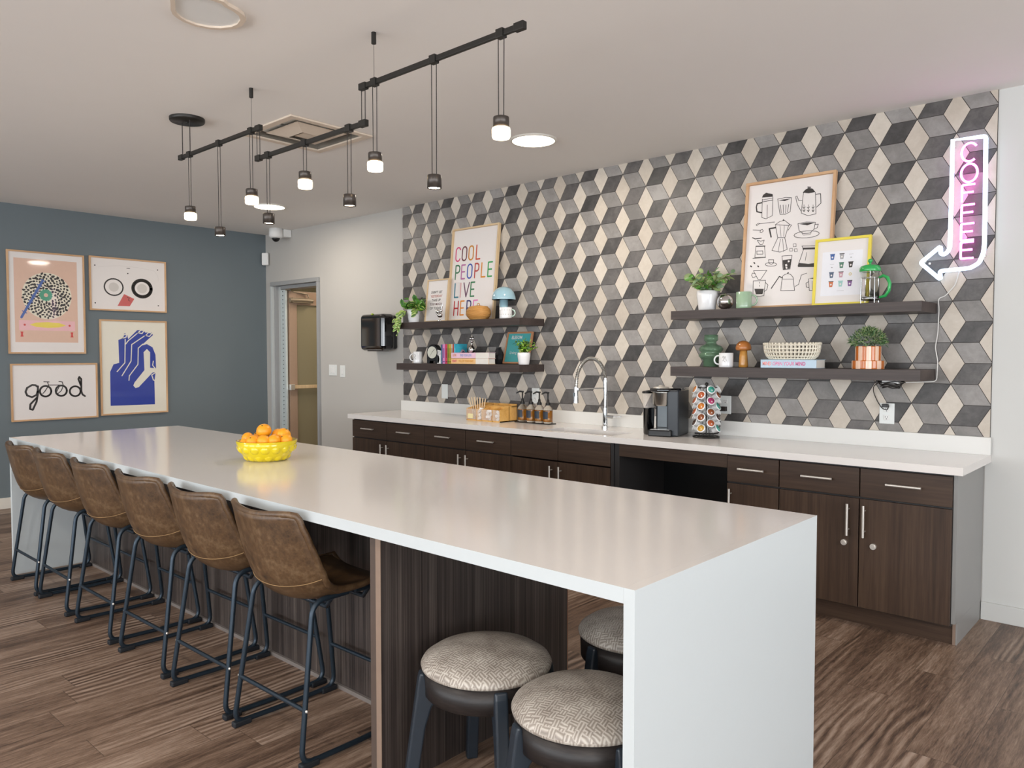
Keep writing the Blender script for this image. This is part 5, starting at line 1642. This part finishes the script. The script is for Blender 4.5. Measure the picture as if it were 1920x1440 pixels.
mb = MB(); mb.tube([(.053, 0, .150), (.075, -.01, .158), (.100, -.015, .145), (.113, -.018, .11), (.108, -.017, .07), (.088, -.012, .042), (.055, 0, .036)], [.007, .009, .0095, .0095, .0095, .009, .007], 10); mb.build('handle', 'green', t)
mb = MB(); mb.cyl((0, 0, .03), (0, 0, .23), .0022, n=8); mb.lathe([(.046, .03), (.046, .036), (.001, .036)], n=32); mb.build('plunger', 'chrome', t)

# ------------------------------------------------------------------ things on the wall counter
ZC = .9243
t = thing('condiment_organizer', 'bamboo organizer with clear front bins beside the syrup bottles', 'organizer', (-4.445, 4.64, ZC))
M['bamboo'] = wood('bamboo', '#c58f45', '#d9a75c', '#e4b972', (.06, 1, 1), .4, 40)
W_, D_ = .195, .105
mb = MB()
for x in (-W_, -W_ + .118, -.015, .105, W_ - .006):
    mb.add([(x, -D_, 0), (x, D_, 0), (x, D_, .140), (x, -D_ + .03, .105), (x, -D_, .10), (x + .006, -D_, 0), (x + .006, D_, 0), (x + .006, D_, .140), (x + .006, -D_ + .03, .105), (x + .006, -D_, .10)],
           [(4, 3, 2, 1, 0), (5, 6, 7, 8, 9), (0, 1, 6, 5), (1, 2, 7, 6), (2, 3, 8, 7), (3, 4, 9, 8), (4, 0, 5, 9)])
mb.box(-W_, W_, D_ - .006, D_, 0, .14); mb.box(-W_, W_, -D_, D_, 0, .008); mb.box(-W_, W_, 0, .006, 0, .12); mb.box(-W_ + .12, W_, .03, D_, .118, .124)
mb.build('box_body', 'bamboo', t)
tg = NT('clear_acrylic_bin'); tg.set(Base_Color=lin('#f3ece6'), Roughness=.1, Alpha=.22); M['acr'] = tg.m
mb = MB()
for a, b in ((-W_ + .006, -.082), (-.072, -.015), (-.009, .10), (.111, W_ - .008)):
    mb.box(a, b, -D_ - .003, -D_ - .0005, .01, .098)
mb.build('clear_front', 'acr', t)
mb = MB(); mb.box(-.175, -.115, -D_ - .0055, -D_ - .0035, .018, .056); mb.build('label_card', mat('label_card', '#e6d9a6', .6), t)
sti = None
rnd = random.Random(9)
for k in range(9):
    lb = 'pale wooden stirrer standing in the organizer'
    x_ = -.168 + k * .010
    lz = R(-14 + k * 4)
    if sti is None:
        mb = MB(); mb.box(-.006, .006, -.0010, .0010, 0, .185); sti = mb.build('stirrer', mat('birch_wood', '#dcc3a0', .6), bevel=.0005)
        tag(sti, lb, 'stirrer', 'wooden stirrers in the organizer')
        s_ = sti
    else:
        s_ = sti.copy(); COL.objects.link(s_)
    s_.location = (-4.445 + x_, 4.64 - .04 + .008 * (k % 3), ZC + .0085); s_.rotation_euler = (R(6), lz, 0)
pk = None
for k in range(16):
    c_ = (-.062, .045, .15)[k % 3] + rnd.uniform(-.014, .014)
    if pk is None:
        mb = MB(); mb.box(-.020, .020, -.007, .007, -.012, .012); pk = mb.build('creamer_packet', mat('packet_paper', '#e8e6e6', .5), bevel=.004, seg=2)
        tag(pk, 'small white packet piled behind a clear bin front', 'packet', 'white packets in the organizer bins')
        s_ = pk
    else:
        s_ = pk.copy(); COL.objects.link(s_)
    s_.location = (-4.445 + c_, 4.64 - D_ + .022 + (k % 2) * .022, ZC + .022 + (k // 3) * .0145); s_.rotation_euler = (rnd.uniform(-.5, .5), rnd.uniform(-.6, .6), rnd.uniform(-.6, .6))

t = thing('bottle_tray', 'black tray under the four syrup bottles', 'tray', (-4.01, 4.69, ZC))
mb = MB(); mb.box(-.185, .185, -.045, .045, 0, .007); mb.build('tray', 'black', t, bevel=.003)
M['amber'] = mat('amber_syrup', '#cf8c2a', .08, var=.05, coat=.6, Transmission_Weight=.5)
M['syrup2'] = mat('pale_syrup', '#c9a564', .08, var=.05, coat=.6, Transmission_Weight=.5)
M['lbl'] = mat('navy_bottle_label', '#232d3a', .5)
M['bglass'] = glass('bottle_glass', '#fdf8ef', .01, 1.3)
b0 = None
BL = ['leftmost of the four pump syrup bottles, next to the bamboo organizer', 'second from the left of the four pump syrup bottles', 'third from the left of the four pump syrup bottles', 'rightmost of the four pump syrup bottles, nearest the sink']
for k, x in enumerate((-4.145, -4.053, -3.965, -3.875)):
    if b0 is None:
        t = b0 = thing('syrup_bottle', BL[0], 'bottle', (x, 4.69, ZC + .0072), 0, 'syrup pump bottles')
        mb = MB(); mb.lathe([(.034, 0), (.038, .004), (.038, .105), (.034, .122), (.018, .140), (.016, .15), (.016, .158)], n=28); mb.build('glass_body', 'bglass', t)
        mb = MB(); mb.lathe([(.0335, .012), (.0352, .016), (.0352, .100), (.001, .101)], n=28); mb.build('syrup', 'amber', t)
        mb = MB(); mb.lathe([(.020, .142), (.020, .160), (.012, .165), (.010, .185), (.006, .190), (.0055, .235), (.011, .238), (.011, .248), (.001, .249)], n=16); mb.tube([(.004, 0, .242), (-.02, -.012, .245), (-.046, -.024, .230)], [.007, .007, .005], 8); mb.build('pump', 'black', t)
        mb = MB()
        vs = []
        for i in range(9):
            a = R(-140 + i * 11)
            vs += [(.0392 * math.cos(a), .0392 * math.sin(a), .035), (.0392 * math.cos(a), .0392 * math.sin(a), .095)]
        mb.add(vs, [(2 * i, 2 * i + 2, 2 * i + 3, 2 * i + 1) for i in range(8)]); mb.build('paper_label', 'lbl', t)
    else:
        dup(b0, (x, 4.69, ZC + .0072), BL[k])

# pod coffee machine
t = thing('coffee_machine', 'black and silver single-serve coffee machine on the counter', 'coffee machine', (-2.765, 4.63, ZC), R(15))
mb = MB(); mb.box(.035, .115, -.12, .165, 0, .315); mb.box(-.085, .035, .03, .165, 0, .315); mb.build('body', mat('charcoal_plastic', '#2b3036', .35), t, bevel=.012, seg=3)
mb = MB(); mb.box(-.085, .075, -.155, .03, 0, .045); mb.build('drip_tray', 'black', t, bevel=.008)
mb = MB(); mb.box(-.07, .06, -.14, -.01, .0452, .048); mb.build('drip_grate', 'steel', t)
mb = MB(); mb.lathe([(.060, .205), (.066, .215), (.068, .290), (.072, .300), (.070, .306), (.04, .316), (.001, .320)], (-.01, -.065, 0), 36); mb.build('brew_head', 'steel', t)
mb = MB(); mb.slab([(-.09, -.10), (-.02, -.15), (.05, -.13), (.115, -.05), (.115, .16), (-.085, .16)], .300, .326); mb.build('top_cover', 'gloss_black', t, bevel=.010, seg=3)
mb = MB(); mb.lathe([(.055, .326), (.05, .332), (.02, .336), (.016, .344), (.001, .345)], (-.02, -.06, 0), 30); mb.build('lid_handle', 'nickel', t)
mb = MB(); mb.box(-.07, .03, .024, .0295, .05, .20); mb.build('inner_plate', mat('gray_inner_plate', '#7d858a', .4, .2), t)
mb = MB(); mb.lathe([(.030, 0), (.034, .01), (.038, .18), (.040, .185), (.001, .186)], (-.125, .0, 0), 20, 0, 1, 1.9); mb.build('tank_base', 'gloss_black', t)
mb = MB(); mb.lathe([(.039, .186), (.041, .285), (.001, .286)], (-.125, 0, 0), 20, 0, 1, 1.9); mb.build('water_tank', 'acr', t)
mb = MB(); mb.lathe([(.043, .286), (.043, .298), (.001, .306)], (-.125, 0, 0), 20, 0, 1, 1.9); mb.build('tank_lid', 'black', t)
cb = MB(); cb.tube(rounded([(-2.465, 4.893, 1.105), (-2.465, 4.865, 1.105), (-2.478, 4.85, 1.10), (-2.482, 4.85, 1.00), (-2.478, 4.85, .94), (-2.52, 4.84, .931), (-2.64, 4.80, .931)], .03, 5), .0048, 8); cb.box(-2.485, -2.445, 4.862, 4.8925, 1.09, 1.12); cb.tube([(-2.480, 4.85, 1.03), (-2.480, 4.85, .985)], .009, 8)
o = cb.build('black_cable', 'cord'); tag(o, 'black power cord of the coffee machine plugged into the wall', 'cord')

# pod carousel
cx_, cy_ = -2.475, 4.655
t = thing('pod_carousel', 'black wire carousel rack holding coffee pods', 'rack', (cx_, cy_, ZC))
mb = MB()
for r_, z_ in ((.085, .006), (.05, .006), (.066, .335)):
    mb.tube([(r_ * math.cos(2 * PI * a / 32), r_ * math.sin(2 * PI * a / 32), z_) for a in range(32)], .0045 if z_ < .1 else .003, 6, closed=True)
mb.lathe([(.06, .002), (.06, .008), (.02, .012), (.001, .012)], n=28)
mb.build('base_ring', 'fixture', t)
mb = MB()
for k in range(8):
    A = k * PI / 4
    mb.tube([(.05 * math.cos(A), .05 * math.sin(A), .01), (.046 * math.cos(A), .046 * math.sin(A), .33)], .0022, 5)
mb.cyl((0, 0, .01), (0, 0, .35), .004, n=8); mb.ball((0, 0, .357), .012, 14)
mb.build('wire_cage', 'fixture', t)
M['podcup'] = mat('pod_white_plastic', '#f2f2f2', .35)
LID = [('brown', '#8c4a24'), ('orange', '#c8792c'), ('teal', '#3f9a8a'), ('rust', '#b2582f'), ('golden', '#c99a3a'), ('magenta', '#a82c60'), ('black', '#3f2016')]
pods = {}
lev = ['bottom row', 'third row', 'second row', 'top row']
rnd = random.Random(2)
pick = {(5, 3): 2, (5, 2): 5, (5, 1): 0, (5, 0): 3, (4, 3): 3, (4, 2): 1, (4, 1): 0, (4, 0): 4, (6, 3): 0, (6, 2): 2, (6, 1): 6, (6, 0): 2, (3, 3): 1, (3, 2): 3, (3, 1): 3, (3, 0): 6}
CN = {3: 'at the left edge of the carousel', 4: 'on the left front of the carousel', 5: 'on the front of the carousel', 6: 'on the right side of the carousel'}
for k in range(8):
    A = R(-41.5) + (k - 5) * PI / 4
    for j in range(4):
        z_ = .050 + j * .0735 + (.036 if k % 2 == 1 else 0)
        ci = pick.get((k, j), (k * 3 + j) % 7)
        lb = 'white coffee pod with a %s lid, %s %s' % (LID[ci][0], lev[j], CN.get(k, 'on the back of the carousel'))
        X_ = Matrix.Translation((cx_ + .050 * math.cos(A), cy_ + .050 * math.sin(A), ZC + z_)) @ Matrix.Rotation(A, 4, 'Z') @ Matrix.Rotation(R(62), 4, 'Y')
        if ci not in pods:
            tp = thing('coffee_pod', lb, 'coffee pod', (0, 0, 0), 0, 'coffee pods in the carousel')
            mb = MB(); mb.lathe([(.0165, -.004), (.0175, -.002), (.0245, .034), (.0295, .035), (.0295, .038), (.0001, .0381)], n=20); mb.build('cup', 'podcup', tp)
            mb = MB(); mb.lathe([(.0225, .0382), (.0225, .0389), (.0001, .0390)], n=20)
            mb.add([(.006 + .006 * math.cos(a), .004 + .003 * math.sin(a), .0392) for a in [2 * PI * i / 12 for i in range(12)]], [tuple(range(12))], 1)  # pale ellipse painted on the lid as a highlight
            mb.build('foil_lid', [mat('pod_lid_' + LID[ci][0].replace(' ', '_'), LID[ci][1], .4, var=.35, vs=60), 'paper'], tp)
            pods[ci] = tp
            q = tp
        else:
            q = dup(pods[ci], (0, 0, 0), lb)
        q.matrix_world = X_

# ------------------------------------------------------------------ fruit bowl on the island
t = thing('fruit_bowl', 'glossy yellow bubble-textured bowl on the island', 'bowl', (-3.665, 2.112, .9247))
M['yellow'] = mat('glossy_yellow_ceramic', '#dcc408', .12, var=.04, coat=.6)
mb = MB()
pr = [(.085, .0), (.103, .006), (.128, .035), (.148, .075), (.156, .105)]
mb.lathe(pr + [(.150, .106), (.142, .075), (.120, .036), (.09, .014), (.001, .012)], n=48)
for row, (r_, z_, s_, n_) in enumerate(((.094, .030, .036, 14), (.122, .070, .037, 16))):
    for k in range(n_):
        A = 2 * PI * (k + .5 * (row % 2)) / n_
        mb.ball((r_ * math.cos(A), r_ * math.sin(A), z_), s_ * .85, 12, sz=.95)
mb.build('bowl_body', 'yellow', t)
M['orange'] = mat('orange_peel', '#f0a01c', .38, var=.10, vs=25, bump=.25, bs=300)
of = None
OL = ['topmost orange fruit on the pile in the yellow bowl', 'orange fruit at the far left of the pile in the yellow bowl', 'orange fruit at front left of the pile in the bowl', 'orange fruit at the front middle of the pile in the bowl', 'orange fruit at the front right of the pile in the bowl',
      'orange fruit high at the right of the pile in the bowl', 'orange fruit at the right rim of the bowl', 'orange fruit at the back of the pile in the bowl', 'small orange fruit tucked at the left rim', 'orange fruit buried at the back left of the bowl']
rv, fv = Vector((math.cos(.7375), math.sin(.7375), 0)), Vector((-math.sin(.7375), math.cos(.7375), 0))
for k, (a, b, z_, s_) in enumerate(((-.018, .01, .152, 1.05), (-.108, .02, .110, .9), (-.055, -.055, .100, 1.0), (.005, -.065, .104, 1.0), (.055, -.055, .106, .95), (.085, .01, .130, 1.05), (.110, -.03, .108, .9), (.045, .05, .125, .95), (-.100, -.045, .090, .8), (-.06, .07, .11, 1.0))):
    P_ = Vector((-3.665, 2.112, .9247)) + rv * a + fv * b + Vector((0, 0, z_))
    if of is None:
        of = t = thing('orange', OL[0], 'fruit', P_, 0, 'oranges in the yellow bowl')
        mb = MB(); mb.ball((0, 0, 0), .037, 24, sz=.93); mb.build('peel', 'orange', t)
        mb = MB(); mb.lathe([(.0035, .0335), (.003, .036), (.0001, .0365)], n=8); mb.build('stem_end', 'leaf_d', t)
        t.scale = (s_,) * 3; t.rotation_euler = (.5, .4, 0)
    else:
        q = dup(of, P_, OL[k], rnd.uniform(0, 6), scale=(s_,) * 3)
        q.rotation_euler = (rnd.uniform(-1, 1), rnd.uniform(-1, 1), 0)
